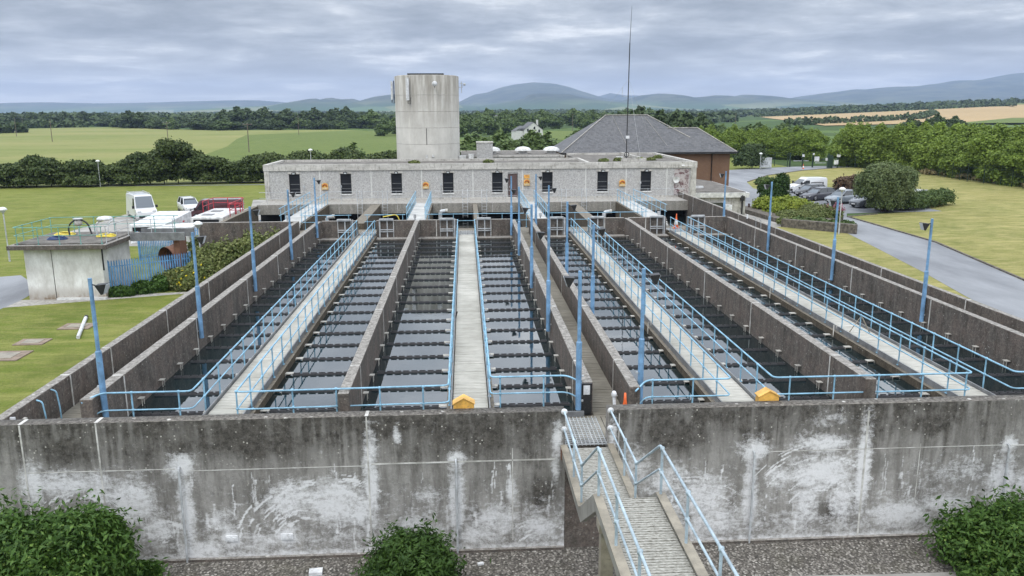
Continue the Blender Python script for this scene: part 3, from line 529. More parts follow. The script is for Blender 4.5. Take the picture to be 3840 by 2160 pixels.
# water and troughs -----------------------------------------------------------
basins=[(-10.45,-7.92,'leftmost basin',1),(-6.42,-3.70,'second basin from the left',-1),(-3.38,-.68,'basin just left of the middle walkway',1),(.74,3.35,'basin just right of the middle walkway',-1),
        (4.96,7.60,'basin right of the narrow passage',1),(9.12,11.75,'sixth basin from the left',-1),(12.08,14.9,'seventh basin from the left',1),(16.5,19.42,'rightmost basin',-1)]
for i,(x0,x1,nm,sd) in enumerate(basins):
    o=MB().box(x0-.05,x1+.05,22.45,YF-.9,1.2,ZW).build('water','tank_water'); struct(o)
def make_trough(Lh, sd):
    """notched launder; sd=+1: open end against the walkway on +x side"""
    root=empty('weir_trough',(0,0,0)); pitch=0.268; xa,xb=(0.16,Lh-.22) if sd>0 else (0.22,Lh-.16)
    n=int((xb-xa)/pitch); pt=(xb-xa)/n; mb=MB()
    for yy in (-.07,.07):
        prof=[(xa,-.09)]; 
        for k in range(n):
            a_=xa+k*pt; q0=.046; q1=.028
            l0,l1=(0,0) if k==0 else (q0,q1)
            r0,r1=(0,0) if k==n-1 else (q0,q1)
            if k: prof+=[(a_+l0,.012)]
            prof+=[(a_+l1,.05),(a_+pt-r1,.05)]
            if k<n-1: prof+=[(a_+pt-r0,.012)]
        prof+=[(xb,-.09)]
        mb.extr(prof,yy-.009,yy+.009,'Y')
    mb.box(xa,xb,-.065,.065,-.10,-.085); mb.box(xa,xa+.02,-.061,.061,-.085,.045); mb.box(xb-.02,xb,-.061,.061,-.085,.045)
    mb.build('notched_channel','weir_plastic',root)
    MB().box(xa+.02,xb-.02,-.061,.061,-.084,-.05).build('channel_water','weir_wet',root)
    e0,e1=(xb-.03,Lh+.02) if sd>0 else (-.02,xa+.03)
    MB().box(e0,e1,-.11,.11,.045,.065).box(e0,e0+.012,-.11,.11,-.08,.045).box(e1-.012,e1,-.11,.11,-.08,.045).build('end_spout','steel_bright',root)
    return root
for bi,(x0,x1,nm,sd) in enumerate(basins):
    p=make_trough(x1-x0,sd)
    for k in range(19):
        o=p if k==0 else copy_tree(p)
        o.location=(x0,24.2+1.8*k,ZW+.015+random.uniform(-.004,.004)); o.rotation_euler.z=random.uniform(-.006,.006)
        tag(o,'notched weir trough, %s from the front in the %s'%(ORD[k],nm),'weir trough','weir troughs across the basins')

# decks ------------------------------------------------------------------------
def boards(x0,x1,y0,y1,z,w=0.145,gap=0.024,along='Y',th=.04):
    mb=MB(); y=y0
    while y<y1-.02:
        dz=random.uniform(-.004,.004); yy=min(y+w-gap,y1)
        if along=='Y': mb.box(x0,x1,y,yy,z-th+dz,z+dz)
        else: mb.box(y,yy,x0,x1,z-th+dz,z+dz)
        y+=w
    return mb
walks=[(-7.18,'left slatted walkway over the basins'),(0.06,'middle slatted walkway over the basins'),(8.25,'slatted walkway right of the narrow passage'),(15.68,'rightmost slatted walkway over the basins')]
for cx,lb in walks:
    t=empty('walkway',(0,0,0),label=lb,cat='walkway',group='slatted walkways over the basins')
    boards(cx-.53,cx+.53,22.3,58.2,ZD+.03).build('deck','deck_boards',t)
    MB().box(cx-.73,cx-.48,22.5,YF-.35,0,ZD-.08).box(cx+.48,cx+.73,22.5,YF-.35,0,ZD-.08).box(cx-.48,cx+.48,22.5,YF-.35,0,1.5).build('channel','brown_concrete',t)
    for s_ in (-1,1): MB().box(min(cx+s_*.56,cx+s_*.60),max(cx+s_*.56,cx+s_*.60),22.5,58.8,ZD-.10,ZD+.13).build('kick_plate','kick_grey',t)
    mb=MB(); 
    for k in range(9): mb.box(cx-.52+k*.128,cx-.50+k*.128,58.25,60.6,ZD-.02,ZD+.01)
    for k in range(9): mb.box(cx-.53,cx+.53,58.3+k*.26,58.33+k*.26,ZD-.03,ZD-.005)
    mb.build('grating','galvanised',t)
tag(boards(20.62,22.26,-12.08,20.78,ZD,along='X').build('front_gangway','worn_boards'),'slatted cross gangway just behind the front wall','walkway')
struct(MB().box(-12.08,20.78,20.6,22.28,0,ZD-.06).build('gangway_base','aged_concrete'))
for xa,xb,nm in ((-12.08,-10.82,'slatted passage floor between the two left walls'),(3.68,4.63,'slatted floor of the narrow sunken passage'),(19.74,20.78,'slatted passage floor between the two right walls')):
    t=tag(boards(xa,xb,22.28,62.0,ZD-.005).build('passage_deck','worn_boards'),nm,'walkway')
struct(MB().box(3.68,4.63,22.28,62,0,ZD-.06).build('passage_base','aged_concrete'))

# handrails ---------------------------------------------------------------------
def fillet(pts, r=.18, n=4):
    P=[Vector(p) for p in pts]; out=[P[0]]
    for i in range(1,len(P)-1):
        a_=(P[i-1]-P[i]); b_=(P[i+1]-P[i]); rr=min(r,a_.length*.45,b_.length*.45); A=P[i]+a_.normalized()*rr; B=P[i]+b_.normalized()*rr
        for k in range(n+1):
            t=k/n; out.append(A*(1-t)**2+P[i]*2*t*(1-t)+B*t*t)
    return out+[P[-1]]
def handrail(name,pts,posts,label,mat='rail_blue',h=1.05,r=.027,group='handrails',cat='handrail',drop=.52,base=None,pr=.024):
    """pts: path of the top rail. posts: list of (x,y) standing positions"""
    t=empty(name,(0,0,0),label=label,cat=cat,group=group)
    MB().tube(fillet(pts),r,7).build('top_rail',mat,t)
    MB().tube(fillet([(p[0],p[1],p[2]-drop) for p in pts]),r*.85,6).build('mid_rail',mat,t)
    zt=pts[1][2]; zb=(zt-h if base is None else base)
    pm=None
    for (x,y) in posts:
        if pm is None:
            q=MB().tube([(0,0,0),(0,0,zt-zb)],pr,7); 
            for hz_ in (zt-zb,zt-zb-drop): q.lathe([(0,-.045),(.04,-.03),(.044,0),(.04,.03),(0,.045)],(0,0,hz_),8)
            q.box(-.05,.05,-.05,.05,-.01,.012)
            pm=q.build('post',mat,t); o=pm
        else: o=pm.copy(); COL.objects.link(o); o.parent=t
        o.location=(x,y,zb)
    return t
def run(x,y0,y1,step=1.46): 
    n=max(1,round((y1-y0)/step)); return [(x,y0+(y1-y0)*i/n) for i in range(n+1)]
def runx(y,x0,x1,step=1.4):
    n=max(1,round((x1-x0)/step)); return [(x0+(x1-x0)*i/n,y) for i in range(n+1)]
TZ=4.07
handrail('handrail',[(-7.84,58.8,TZ),(-7.84,22.32,TZ),(-10.35,22.32,TZ),(-10.75,22.0,3.9)],run(-7.84,23.4,58.7)+runx(22.32,-9.5,-8.2,1.3),'light blue handrail on the left side of the left walkway')
handrail('handrail',[(-6.56,58.8,TZ),(-6.56,22.15,TZ),(-.57,22.3,TZ),(-.57,58.8,TZ)],run(-6.56,22.2,58.7)+runx(22.24,-5.0,-1.3,1.45)+run(-.57,23.5,58.7),'light blue handrail looping from the left walkway to the middle walkway')
handrail('handrail',[(.66,58.8,TZ),(.66,22.95,TZ),(2.95,22.95,TZ),(3.45,22.6,3.9)],run(.66,24.2,58.7)+[(.95,22.95),(2.25,22.95)],'light blue handrail on the right side of the middle walkway bending towards the sign post')
handrail('handrail',[(7.72,58.8,TZ),(7.74,22.32,TZ),(5.2,22.35,TZ),(4.8,21.9,3.9)],run(7.72,23.6,58.7)+[(5.4,22.35),(6.6,22.34)],'light blue handrail from the narrow passage to the third walkway')
handrail('handrail',[(8.98,58.8,TZ),(9.0,22.32,TZ),(15.1,22.32,TZ),(15.1,58.8,TZ)],run(8.98,23.6,58.7)+runx(22.32,9.5,14.9,1.42)+run(15.1,23.5,58.7),'light blue handrail joining the third and rightmost walkways at the near edge')
handrail('handrail',[(16.4,58.8,TZ),(16.4,22.32,TZ),(19.35,22.32,TZ)],run(16.4,23.7,58.7)+runx(22.32,17.2,19.2,1.0),'light blue handrail on the right side of the rightmost walkway')

# floodlight posts ---------------------------------------------------------------
def make_post(side):
    t=empty('floodlight_post',(0,0,0))
    MB().tube([(0,0,0),(0,0,2.05)],.085,10).lathe([(.085,2.05),(.075,2.07),(.058,2.09)],(0,0,0),10).box(-.01,.02,-.10,-.08,.3,.7).build('lower_tube','post_blue',t)
    MB().tube([(0,0,2.05),(0,0,4.15)],.055,10).build('upper_tube','post_blue',t)
    fl=MB(); s_=side
    fl.tube([(0,0,3.98),(s_*.22,0,3.93)],.018,6); 
    fl.extr([(s_*.16,3.97),(s_*.46,4.0),(s_*.37,3.72),(s_*.31,3.70)][::s_],-.14,.14,'Y')
    h=fl.build('floodlight','black_metal',t)
    MB().extr([(s_*.472,3.98),(s_*.382,3.72),(s_*.374,3.725),(s_*.462,3.985)][::s_],-.12,.12,'Y').build('lamp_glass','lens',h)
    MB().box(min(-s_*.14,-s_*.05),max(-s_*.14,-s_*.05),-.03,.03,.25,.3).box(min(-s_*.14,-s_*.05),max(-s_*.14,-s_*.05),-.03,.03,1.0,1.05).build('wall_clamp','galvanised',t)
    return t
pr_,pl_=make_post(1),make_post(-1); first={1:pr_,-1:pl_}; used=set()
rows=[(-10.33,(22.45,31.1,39.5,48.1,56.7),1,'beside the leftmost basin'),(3.22,(22.4,31.1,39.2,48.5,56.6),-1,'on the left wall of the narrow passage'),
      (5.09,(22.6,31.8,40.2,49.2,58.2),1,'on the right wall of the narrow passage'),(19.3,(32.35,41.0,50.25,59.4),-1,'at the right edge of the basins')]
for x,ys,sd,lb in rows:
    for k,y in enumerate(ys):
        o=first[sd] if sd not in used else copy_tree(first[sd]); used.add(sd); o.location=(x,y,3.2 if x<19 else 2.95)
        if x>19: o.scale=(1,1,1.06)
        tag(o,'blue floodlight post, %s from the front, %s'%(ORD[k],lb),'light post','blue floodlight posts')
# ------------------------------------------------------------------ far chambers and crosswalks
struct(MB().box(-19.2,20.8,59.6,62.0,0,ZD-.05).build('gangway_base','brown_concrete'))
tag(boards(-12.4,20.78,59.6,62.2,ZD,along='X',w=.16).build('rear_gangway','deck_boards'),'slatted cross gangway behind the dark cross wall','walkway')
struct(MB().box(-19.0,20.8,62.2,76.2,0.3,2.0).build('chamber_water','dark_water'))
t=empty('chamber_wall',label='pale concrete wall below the building with black openings under it',cat='wall')
MB().box(-18.9,20.8,74.7,75.0,2.62,3.5).build('wall_body','pale_concrete',t)
MB().box(-18.9,20.8,75.9,76.1,0,2.62).build('dark_opening','dark_opening',t)
joints(t,[(x-.02,x+.02,74.69,74.7,2.64,3.48) for x in (-11.5,-9.8,-6.2,-2.2,2.5,7.5,11,13.5,17)])
struct(MB().box(-18.9,20.8,75.0,78.5,3.3,3.5).build('building_platform','plain_concrete'))
for x0,x1,lb,mt in ((-19.2,-18.8,'far left chamber end wall of rough brown concrete','brown_concrete'),(-8.6,-7.75,'narrow plain concrete wall in line with the left walkway','brown_concrete'),(.68,1.1,'narrow plain concrete wall in line with the middle walkway','brown_concrete'),(9.45,10.35,'narrow plain concrete wall in line with the third walkway','brown_concrete')):
    tag(MB().box(x0,x1,62.2,74.7,0,3.42).build('chamber_wall',mt,bevel=.02),lb,'wall','walls between the rear chambers')
for x0,x1,lb in ((-14.05,-12.5,'bright slatted walkway left of the first rear chamber'),(-4.5,-3.1,'bright slatted walkway between rear chambers behind the left basins'),(5.05,6.35,'bright slatted walkway to the brown door'),(14.1,15.6,'bright slatted walkway at the right of the rear chambers')):
    t=empty('rear_walkway',label=lb,cat='walkway',group='bright slatted walkways over the rear chambers')
    boards(x0,x1,62.3,74.7,3.55).build('deck','pale_deck_boards',t); MB().box(x0-.12,x1+.12,62.2,74.7,0,3.47).build('wall_body','brown_concrete',t)
    q=MB()
    for k in range(3): q.box(x0,x1,61.3+.3*k,61.62+.3*k,3.02+.17*k,3.19+.17*k)
    q.build('steps','pale_deck_boards',t)
    xc=(x0+x1)/2
    for xx in (x0,x1):
        handrail('handrail',[(xx,62.0,4.62),(xx,62.4,4.62),(xx,74.7,4.62)],run(xx,62.5,74.6,1.5),'handrail on the %s side of the %s'%('left' if xx==x0 else 'right',{-14.05:'leftmost bright rear walkway',-4.5:'second bright rear walkway from the left',5.05:'bright rear walkway to the brown door',14.1:'rightmost bright rear walkway'}[x0]),group='rear walkway handrails')
hr=[(-12.4,-8.7),(-7.7,-4.6),(-3.0,4.9),(6.5,14.0)]
for k,(xa,xb) in enumerate(hr):
    handrail('handrail',[(xa,62.25,4.05),(xa+.3,62.25,4.05),(xb,62.25,4.05)],runx(62.25,xa+.2,xb-.2,1.9),'grey blue handrail along the rear gangway, %s section from the left'%ORD[k],mat='rail_blue',group='rear gangway handrails')
handrail('handrail',[(-18.7,75.1,4.6),(-18.0,75.1,4.6),(20.5,75.1,4.6)],runx(75.1,-18,20.4,1.7),'long thin galvanised handrail along the foot of the concrete building',mat='galvanised',r=.02,pr=.018)
def ladder(x,y,z0,z1,lb):
    t=empty('ladder',label=lb,cat='ladder',group='steel ladders down into the rear chambers'); 
    for s_ in (-.22,.22): MB().tube([(x+s_,y-.1,z0),(x+s_,y-.1,z1),(x+s_,y+.25,z1),(x+s_,y+.25,z1-1)],.022,6).build('stile','galvanised',t)
    q=MB(); z=z0+.15
    while z<z1-.2: q.tube([(x-.22,y-.1,z),(x+.22,y-.1,z)],.014,5,False); z+=.28
    q.build('rungs','galvanised',t)
for x,k in ((-9.6,0),(-7.3,1),(.0,2),(1.75,3),(9.1,4),(11.0,5)): ladder(x,74.6,2.2,4.75,'galvanised ladder against the pale chamber wall, %s from the left'%ORD[k])
def elbow(x,y,z,lb):
    t=empty('vent_pipe',label=lb,cat='pipe',group='bent pipes in the rear chambers')
    MB().tube(fillet([(x,y,z-1.6),(x,y,z),(x+.55,y,z+.05)],.35,6),.17,12).build('pipe_body','galvanised',t); MB().lathe([(.0,0),(.19,0),(.19,.22),(.17,.22)],(x+.45,y,z+.05),12,'X').build('pipe_mouth','steel_bright',t)
elbow(-11.7,69,3.05,'steel elbow pipe in the left rear chamber'); elbow(-2.2,71,3.2,'steel elbow pipe beside the second rear walkway'); elbow(12.1,70,3.1,'steel elbow pipe in the right rear chamber')
def penstock(x,lb,s_=1):
    t=empty('sluice_gate',label=lb,cat='sluice gate',group='galvanised sluice frames on the cross wall'); y=YF-.06
    q=MB()
    for dx in (-.55,): q.box(x+s_*dx-.05,x+s_*dx+.05,y-.04,y+.04,2.75,4.1)
    q.box(x-.55,x+.45,y-.16,y+.04,4.06,4.16).box(x-.55,x+.45,y-.12,y-.08,4.0,4.05).box(x-.5,x+.45,y-.1,y-.02,3.32,3.38).box(x-.5,x+.45,y-.1,y-.02,3.18,3.24); q.build('frame','galvanised',t)
    MB().box(x-.04,x+.04,y-.06,y,2.75,4.06).build('spindle','galvanised',t); [MB().box(x+a_,x+a_+.03,y-.03,y,2.8,4.06).build('guide','galvanised',t) for a_ in (.42,-.52)]
for k,(x,s_) in enumerate(((-8.75,-1),(-5.7,1),(-1.35,-1),(1.4,1),(6.75,-1),(9.75,1),(14.2,-1),(17.3,1))): penstock(x,'galvanised sluice frame on the cross wall, %s from the left'%ORD[k],s_)
def gearbox(x,y,z,lb,h=.9):
    t=empty('sluice_actuator',label=lb,cat='valve',group='sluice handwheel stands on the rear gangway')
    MB().tube([(x,y,z),(x,y,z+h)],.05,8).box(x-.1,x+.1,y-.1,y+.1,z+h,z+h+.25).build('stand','galvanised',t); MB().box(x-.7,x+.7,y-.03,y+.03,z+.42,z+.5).build('crossbar','black_metal',t)
for k,x in enumerate((-13.3,-3.8,5.7,14.8)): gearbox(x,61.2,3.05,'grey sluice stand with dark crossbar before a bright walkway, %s from the left'%ORD[k])
tag(MB().tube(fillet([(-6.3,62.2,3.9),(-5.2,62.1,4.1),(-4.9,62.0,3.2)],.3),.04,6).build('yellow_hose','yellow_hose'),'short yellow hose hanging off the rear gangway rail','hose')

# ------------------------------------------------------------------ main building
YB=78.5
t=empty('concrete_building',label='long low concrete building with dark louvred windows and a flat roof',cat='building')
wins=[-16.15,-11.32,-6.52,-1.6,3.13,7.97,13.35,17.6]
# wall in strips around the openings
q=MB(); edges=sorted([(x-.51,x+.51,4.08,6.0) for x in wins]+[(4.18,5.06,3.55,5.92)]); xa=-18.9
for (a0,a1,z0,z1) in edges:
    q.box(xa,a0,YB,YB+.3,3.4,6.3); q.box(a0,a1,YB,YB+.3,3.4,z0); q.box(a0,a1,YB,YB+.3,z1,6.3); xa=a1
q.box(xa,22.5,YB,YB+.3,3.4,6.3); q.build('wall','pebble_panel',t)
MB().box(-18.9,22.5,YB+.3,86.3,0,6.3).box(12,22.5,86.3,96,0,6.3).box(-18.9,22.5,YB-.02,YB+.3,0,3.4).build('rear_wall','fascia_concrete',t)
MB().box(-18.95,-18.5,YB-.06,YB,3.4,6.28).box(22.0,22.55,YB-.06,YB,3.4,6.28).box(-18.95,22.55,YB-.05,YB,3.4,3.62).build('pilaster','fascia_concrete',t)
MB().box(-19.0,22.6,YB-.10,YB+.25,6.3,6.88).box(-19.0,-18.65,YB+.25,86.5,6.3,6.88).box(22.25,22.6,YB+.25,96.2,6.3,6.88).box(-18.65,12,86.2,86.5,6.3,6.88).box(12,22.25,95.9,96.2,6.3,6.88).box(11.8,12.1,YB+.25,86.2,6.3,6.9).box(18.4,18.6,83,96,6.3,6.95).box(16,18.4,83,83.2,6.3,6.95).build('fascia','fascia_concrete',t)
MB().box(-18.65,11.8,YB+.25,86.2,6.3,6.66).box(12.1,22.25,YB+.25,95.9,6.3,6.66).build('roof','roof_gravel',t)
for x in (-13.76,-8.92,-4.13,.78,5.57,11.7,15.65,19.66): MB().box(x-.055,x+.055,YB-.015,YB,3.65,6.28).build('panel_joint','house_white',t)
for k,x in enumerate(wins):
    w_=MB().box(x-.5,x+.5,YB+.12,YB+.16,4.1,5.98).build('window','louvre',t)
    MB().box(x-.56,x+.56,YB-.07,YB+.1,3.96,4.08).build('sill','white_paint',w_)
    MB().box(x-.5,x-.45,YB+.05,YB+.12,4.1,5.98).box(x+.45,x+.5,YB+.05,YB+.12,4.1,5.98).box(x-.5,x+.5,YB+.05,YB+.12,5.93,5.98).build('frame','black_metal',w_)
    MB().box(x-.6,x+.6,YB-.05,YB+.02,6.0,6.2).build('lintel','fascia_concrete',w_)
    MB().box(x-.45,x+.45,YB+.09,YB+.12,5.0,5.04).box(x-.45,x+.45,YB+.09,YB+.12,4.55,4.58).build('glazing_bar','kick_grey',w_)
d=MB().box(4.2,5.04,YB+.08,YB+.13,3.57,5.9).build('door','brown_door',t); MB().box(4.16,5.08,YB+.0,YB+.1,5.88,5.97).box(4.13,4.19,YB,YB+.1,3.55,5.9).box(5.05,5.11,YB,YB+.1,3.55,5.9).build('frame','white_paint',d); MB().box(4.28,4.32,YB+.04,YB+.08,4.5,4.7).build('handle','galvanised',d)
MB().box(20.4,21.85,YB-.02,YB,3.65,6.2).build('peeling_panel','peeling_paint',t)
for k,x in enumerate(wins):
    l_=empty('flood_lamp',label='small black flood lamp above the louvred window, %s window from the left'%ORD[k],cat='lamp',group='lamps over the louvred windows')
    MB().extr([(x-.17,5.98),(x+.17,5.98),(x+.2,6.16),(x-.2,6.16)],YB-.32,YB-.12,'Y').tube([(x,YB,6.2),(x,YB-.2,6.15)],.025,5).build('housing','black_metal',l_); MB().box(x-.12,x+.12,YB-.335,YB-.32,6.0,6.12).build('lens','lens',l_)
def buoy(x,z,lb,y=YB):
    t=empty('lifebuoy_housing',label=lb,cat='lifebuoy',group='yellow lifebuoy housings on the building')
    MB().extr([(x-.28,z-.3),(x+.28,z-.3),(x+.28,z+.22),(x+.1,z+.34),(x-.1,z+.34),(x-.28,z+.22)],y-.14,y-.01,'Y').build('case','yellow_paint',t)
    pts=[(x+.19*math.cos(a_),y-.16,z+.0+.19*math.sin(a_)) for a_ in [math.pi*k/12 for k in range(13)]]
    MB().tube(pts,.05,8).build('ring','buoy_red',t); MB().box(x-.24,x+.24,y-.18,y-.14,z-.27,z-.08).build('front_plate','cream_plate',t)
buoy(-13.31,4.8,'orange and yellow lifebuoy housing between the first and second louvred windows'); buoy(-3.75,4.8,'orange and yellow lifebuoy housing between the third and fourth louvred windows'); buoy(5.97,5.0,'orange and yellow lifebuoy housing under the yellow sign beside the brown door'); buoy(15.27,4.85,'orange and yellow lifebuoy housing between the last two louvred windows')
s_=tag(MB().box(5.7,6.24,YB-.03,YB-.005,5.4,5.75).build('warning_sign','yellow_paint'),'yellow sign with dark lettering above a lifebuoy housing','sign')
q=MB()
for r_,(a0,n_) in enumerate(((5.84,5),(5.78,7))):
    for k in range(n_): q.box(a0+.06*k-.02,a0+.06*k+.015,YB-.034,YB-.03,5.64-.12*r_,5.69-.12*r_)
q.build('lettering','red_paint',s_)
tag(MB().lathe([(0,-.06),(.2,-.1),(.32,-.2),(.33,-.2),(.2,-.08),(0,-.04)],(20.55,YB-.05,5.15),16,'Y').tube([(20.55,YB,5.0),(20.55,YB-.15,5.15)],.02,5).build('satellite_dish','white_paint'),'small white dish on the right end of the concrete building','dish')
for k,(x,z) in enumerate(((-15.3,4.8),(-10.9+ -.9,4.8),(-2.3,4.9),(7.35,4.8),(13.95,4.9),(17.05,4.9))):
    tag(MB().box(x-.08,x+.08,YB-.1,YB,z-.1,z+.1).tube([(x,YB-.05,z-.1),(x,YB-.05,3.5)],.025,6).build('switch_box','galvanised'),'small grey switch box on a thin pipe beside a louvred window, %s from the left'%ORD[k],'switch box','switch boxes on the building front')
tag(MB().lathe([(0,0),(.09,0),(.1,.12),(.07,.3),(0,.32)],(21.0,YB-.35,6.5),10,'X').tube([(21.3,YB-.35,6.5),(22.3,YB-.3,6.55),(22.3,YB-.1,6.5)],.02,5).build('security_camera','white_paint'),'white camera on a bracket at the roof edge, right end','camera')

# tower
t=empty('water_tower',label='tall round concrete tower with antennas standing behind the building',cat='tower')
tx,ty,tr=-3.95,91.0,3.46
MB().lathe([(tr,0),(tr,15.42),(tr-.25,15.5),(0,15.5)],(tx,ty,0),64).build('shaft','tower_concrete',t)
q=MB()
for z in (6.7,8.35,10.05,11.75,13.45): q.lathe([(tr,z-.018),(tr+.006,z-.014),(tr+.006,z+.014),(tr,z+.018)],(tx,ty,0),64)
q.build('ring_joint','plain_concrete',t)
MB().box(tx-1.9,tx+1.9,ty-2.6,ty+2,15.5,15.66).build('roof_slab','black_metal',t); MB().box(tx-.03,tx+.03,ty-tr-.015,ty-tr,8.3,10.0).build('crack','black_metal',t)
MB().box(tx-.15,tx+.05,ty-tr-.02,ty-tr+.02,6.9,7.2).box(tx+.5,tx+.75,ty-tr-.03,ty-tr+.03,7.0,7.25).build('box','white_paint',t)
def antenna(a_,z0,z1,lb,off=.3):
    x,y=tx+(tr+off)*math.sin(a_),ty-(tr+off)*math.cos(a_); t=empty('antenna_panel',label=lb,cat='antenna')
    MB().obox((x,y,(z0+z1)/2),(.3,.14,z1-z0),a_).build('panel','rail_pale' if 0 else 'sign_white',t)
    x2,y2=tx+(tr+.1)*math.sin(a_),ty-(tr+.1)*math.cos(a_)
    MB().tube([(x2,y2,z0-.1),(x2,y2,z1+.05)],.04,6).tube([(x,y,z0),(x,y,z0-.3),(x+.25,y,z0-.4),(x+.3,y2,z0+.3)],.03,5).build('mount','black_metal',t)
antenna(-.52,12.9,15.2,'pale vertical antenna panel on the front of the tower'); antenna(-1.45,13.0,14.95,'thin antenna panel on the left edge of the tower',.35); antenna(-1.62,13.1,14.9,'thin second antenna panel at the left edge of the tower, farther round',.3)
t=empty('round_antenna',label='white oval dish high on the front of the tower',cat='antenna'); MB().lathe([(0,-.12),(.22,-.1),(.28,0),(.2,.08),(0,.1)],(tx+.98,ty-tr-.35,14.55),18,'Y').build('dish','sign_white',t); MB().tube([(tx+.98,ty-tr+.1,14.2),(tx+.98,ty-tr-.3,14.2),(tx+.98,ty-tr-.3,14.5)],.04,6).build('mount','black_metal',t)
t=empty('tower_bracket',label='small grey camera bracket on the right edge of the tower',cat='bracket'); MB().tube([(tx+tr,ty,14.3),(tx+tr+.4,ty,14.3),(tx+tr+.4,ty,14.7),(tx+tr+.1,ty,14.7)],.04,6).tube([(tx+tr+.3,ty,13.7),(tx+tr+.3,ty,14.9)],.04,6).lathe([(0,-.15),(.13,-.1),(.13,.1),(0,.15)],(tx+tr+.62,ty,14.6),10,'X').build('bracket_body','galvanised',t)

# rear low wing with rooflights, tank, mast
t=empty('rear_wing',label='low flat-roofed rear wing with a gravel roof behind the main roof',cat='building')
MB().box(-.4,11.2,92,104,0,6.7).build('wall','fascia_concrete',t); [MB().box(-.5,11.3,y_,y_+.3,6.7,6.87).build('parapet','fascia_concrete',t) for y_ in (91.9,103.8)]; MB().box(-.4,11.2,92.2,103.8,6.7,6.78).build('roof','roof_gravel',t)
for k,x in enumerate((3.3,7.0,10.4)):
    l_=empty('rooflight',label='white domed rooflight on the rear wing, %s from the left'%ORD[k],cat='rooflight',group='white domed rooflights'); 
    MB().box(x-.5,x+.5,97.5,98.5,6.78,7.1).build('kerb_frame','white_paint',l_); MB().lathe([(1.0,0),(.95,.2),(.7,.38),(.3,.48),(0,.5)],(x,98,7.1),16).build('dome','white_paint',l_)
t=empty('chimney_stack',label='square pebbled concrete stack standing on the flat roof behind the tower',cat='chimney'); MB().box(1.35,3.1,89.3,91,6.4,8.35).build('shaft','pebble_panel',t); MB().box(1.3,3.15,89.25,91.05,8.35,8.5).build('cap','fascia_concrete',t)
tag(MB().lathe([(.3,0),(.3,.3),(.2,.4),(0,.4)],(2.5,94,8.0),10).box(1.9,3.1,93.5,94.5,7.0,8.0).build('roof_vent','black_metal'),'dark vent box half hidden behind the square stack','vent')
tag(MB().box(-.6,.2,89.9,90.5,6.6,7.0).build('plant_box','white_paint'),'low wide white box on the roof right beside the tower foot','box')
tag(MB().box(.45,1.0,89.4,89.8,6.6,7.2).build('plant_box','white_paint'),'small upright white box between the tower and the pebbled stack','box')
t=empty('radio_mast',label='tall thin radio mast rising from the roof into the sky',cat='mast')
MB().tube([(17.5,88,6.6),(17.58,88,18.7)],.052,8).build('lower_tube','black_metal',t); MB().tube([(17.58,88,18.7),(17.7,88,22.4)],[.034,.014],6).build('whip','black_metal',t)
MB().tube([(17.55,88,13.2),(16.9,88,13.2),(16.9,88,14.2)],.02,5).build('side_antenna','galvanised',t); MB().box(17.4,17.75,87.8,87.95,8.8,9.1).build('white_box','sign_white',t)
q=MB(); 
for e_ in ((22.2,95,6.9),(12.4,94,6.9),(17.2,79.2,6.9)): q.tube([(17.57,88,15.0),e_],.009,4,False)
q.build('guy_wire','galvanised',t)
pts=[(17.5+.25*math.cos(a_),87.8,7.1+.25*math.sin(a_)) for a_ in [k*math.pi/8 for k in range(17)]]; MB().tube(pts,.045,6,False).build('cable_coil','black_metal',t)
tag(MB().box(16.4,17.1,87.5,88,6.66,6.9).build('roof_block','white_paint'),'white block on the roof beside the mast foot','block')

# slate-roofed brown brick hall
t=empty('brick_hall',label='brown brick hall with a large hipped grey slate roof',cat='building')
e=6.45; yf,yb,yr=104.0,118.0,111.0
MB().box(13.0,34.4,104.6,117.4,0,e).build('wall','brick',t); MB().box(13.0,22.5,104.55,104.6,5.0,e-.25).build('cream_wall_band','fascia_concrete',t)
q=MB(); q.add([(12.3,yf,e),(27.5,yf,e),(27.5,yb,e),(12.3,yb,e),(19.1,yr,11.1),(24.8,yr,11.1),(32,yf,e)],[(0,1,5,4),(3,0,4),(2,3,4,5)]); q.add([(24.8,yr,11.1),(27.5,yf,e),(33.0,yf,e),(33,yb,e),(27.5,yb,e),(28.6,yr,9.0)],[(0,1,5),(0,5,4)])
q.build('roof','slate',t)
q=MB(); q.add([(26.0,yf-.02,e+.01),(35.1,yf-.02,e+.01),(35.1,112.9,e+.01),(26,112.9,e+.01),(24.5,108.4,9.42),(31.0,108.4,9.42)],[(0,1,5,4),(1,2,5),(2,3,4,5)]); q.build('wing_roof','slate',t)
q=MB()
for a_,b_ in (((12.3,yf,e),(19.1,yr,11.1)),((19.1,yr,11.1),(24.8,yr,11.1)),((24.8,yr,11.1),(29.6,106.6,8.2)),((31,108.4,9.42),(35.1,yf,e)),((27,108.4,9.42),(31,108.4,9.42)),((20.0,yr-.1,11.0),(21.0,yf+1,7.2)),((24.3,yr-.1,11.0),(26.2,yf+1,7.2))):
    q.tube([Vector(a_)+Vector((0,-.02,.05)),Vector(b_)+Vector((0,-.02,.05))],.07 if b_[2]!=7.2 else .02,6)
q.build('ridge_tile','plain_concrete',t)
MB().box(12.2,35.2,yf-.12,yf+.02,e-.12,e+.04).tube([(13.2,yf,e-.1),(13.9,104.5,e-.5),(13.9,104.5,2)],.05,6).tube([(32.0,yf,e-.1),(32.0,104.5,e-.3),(32.0,104.5,2)],.06,6).tube([(22.5,yf,e-.1),(22.5,104.5,e-.3),(22.5,104.5,5)],.05,6).build('gutter','black_metal',t)
MB().box(35.1,35.2,yf,112.9,e-.1,e+.02).box(12.25,35.1,yf,104.6,e-.2,e-.14).build('soffit','kick_grey',t)

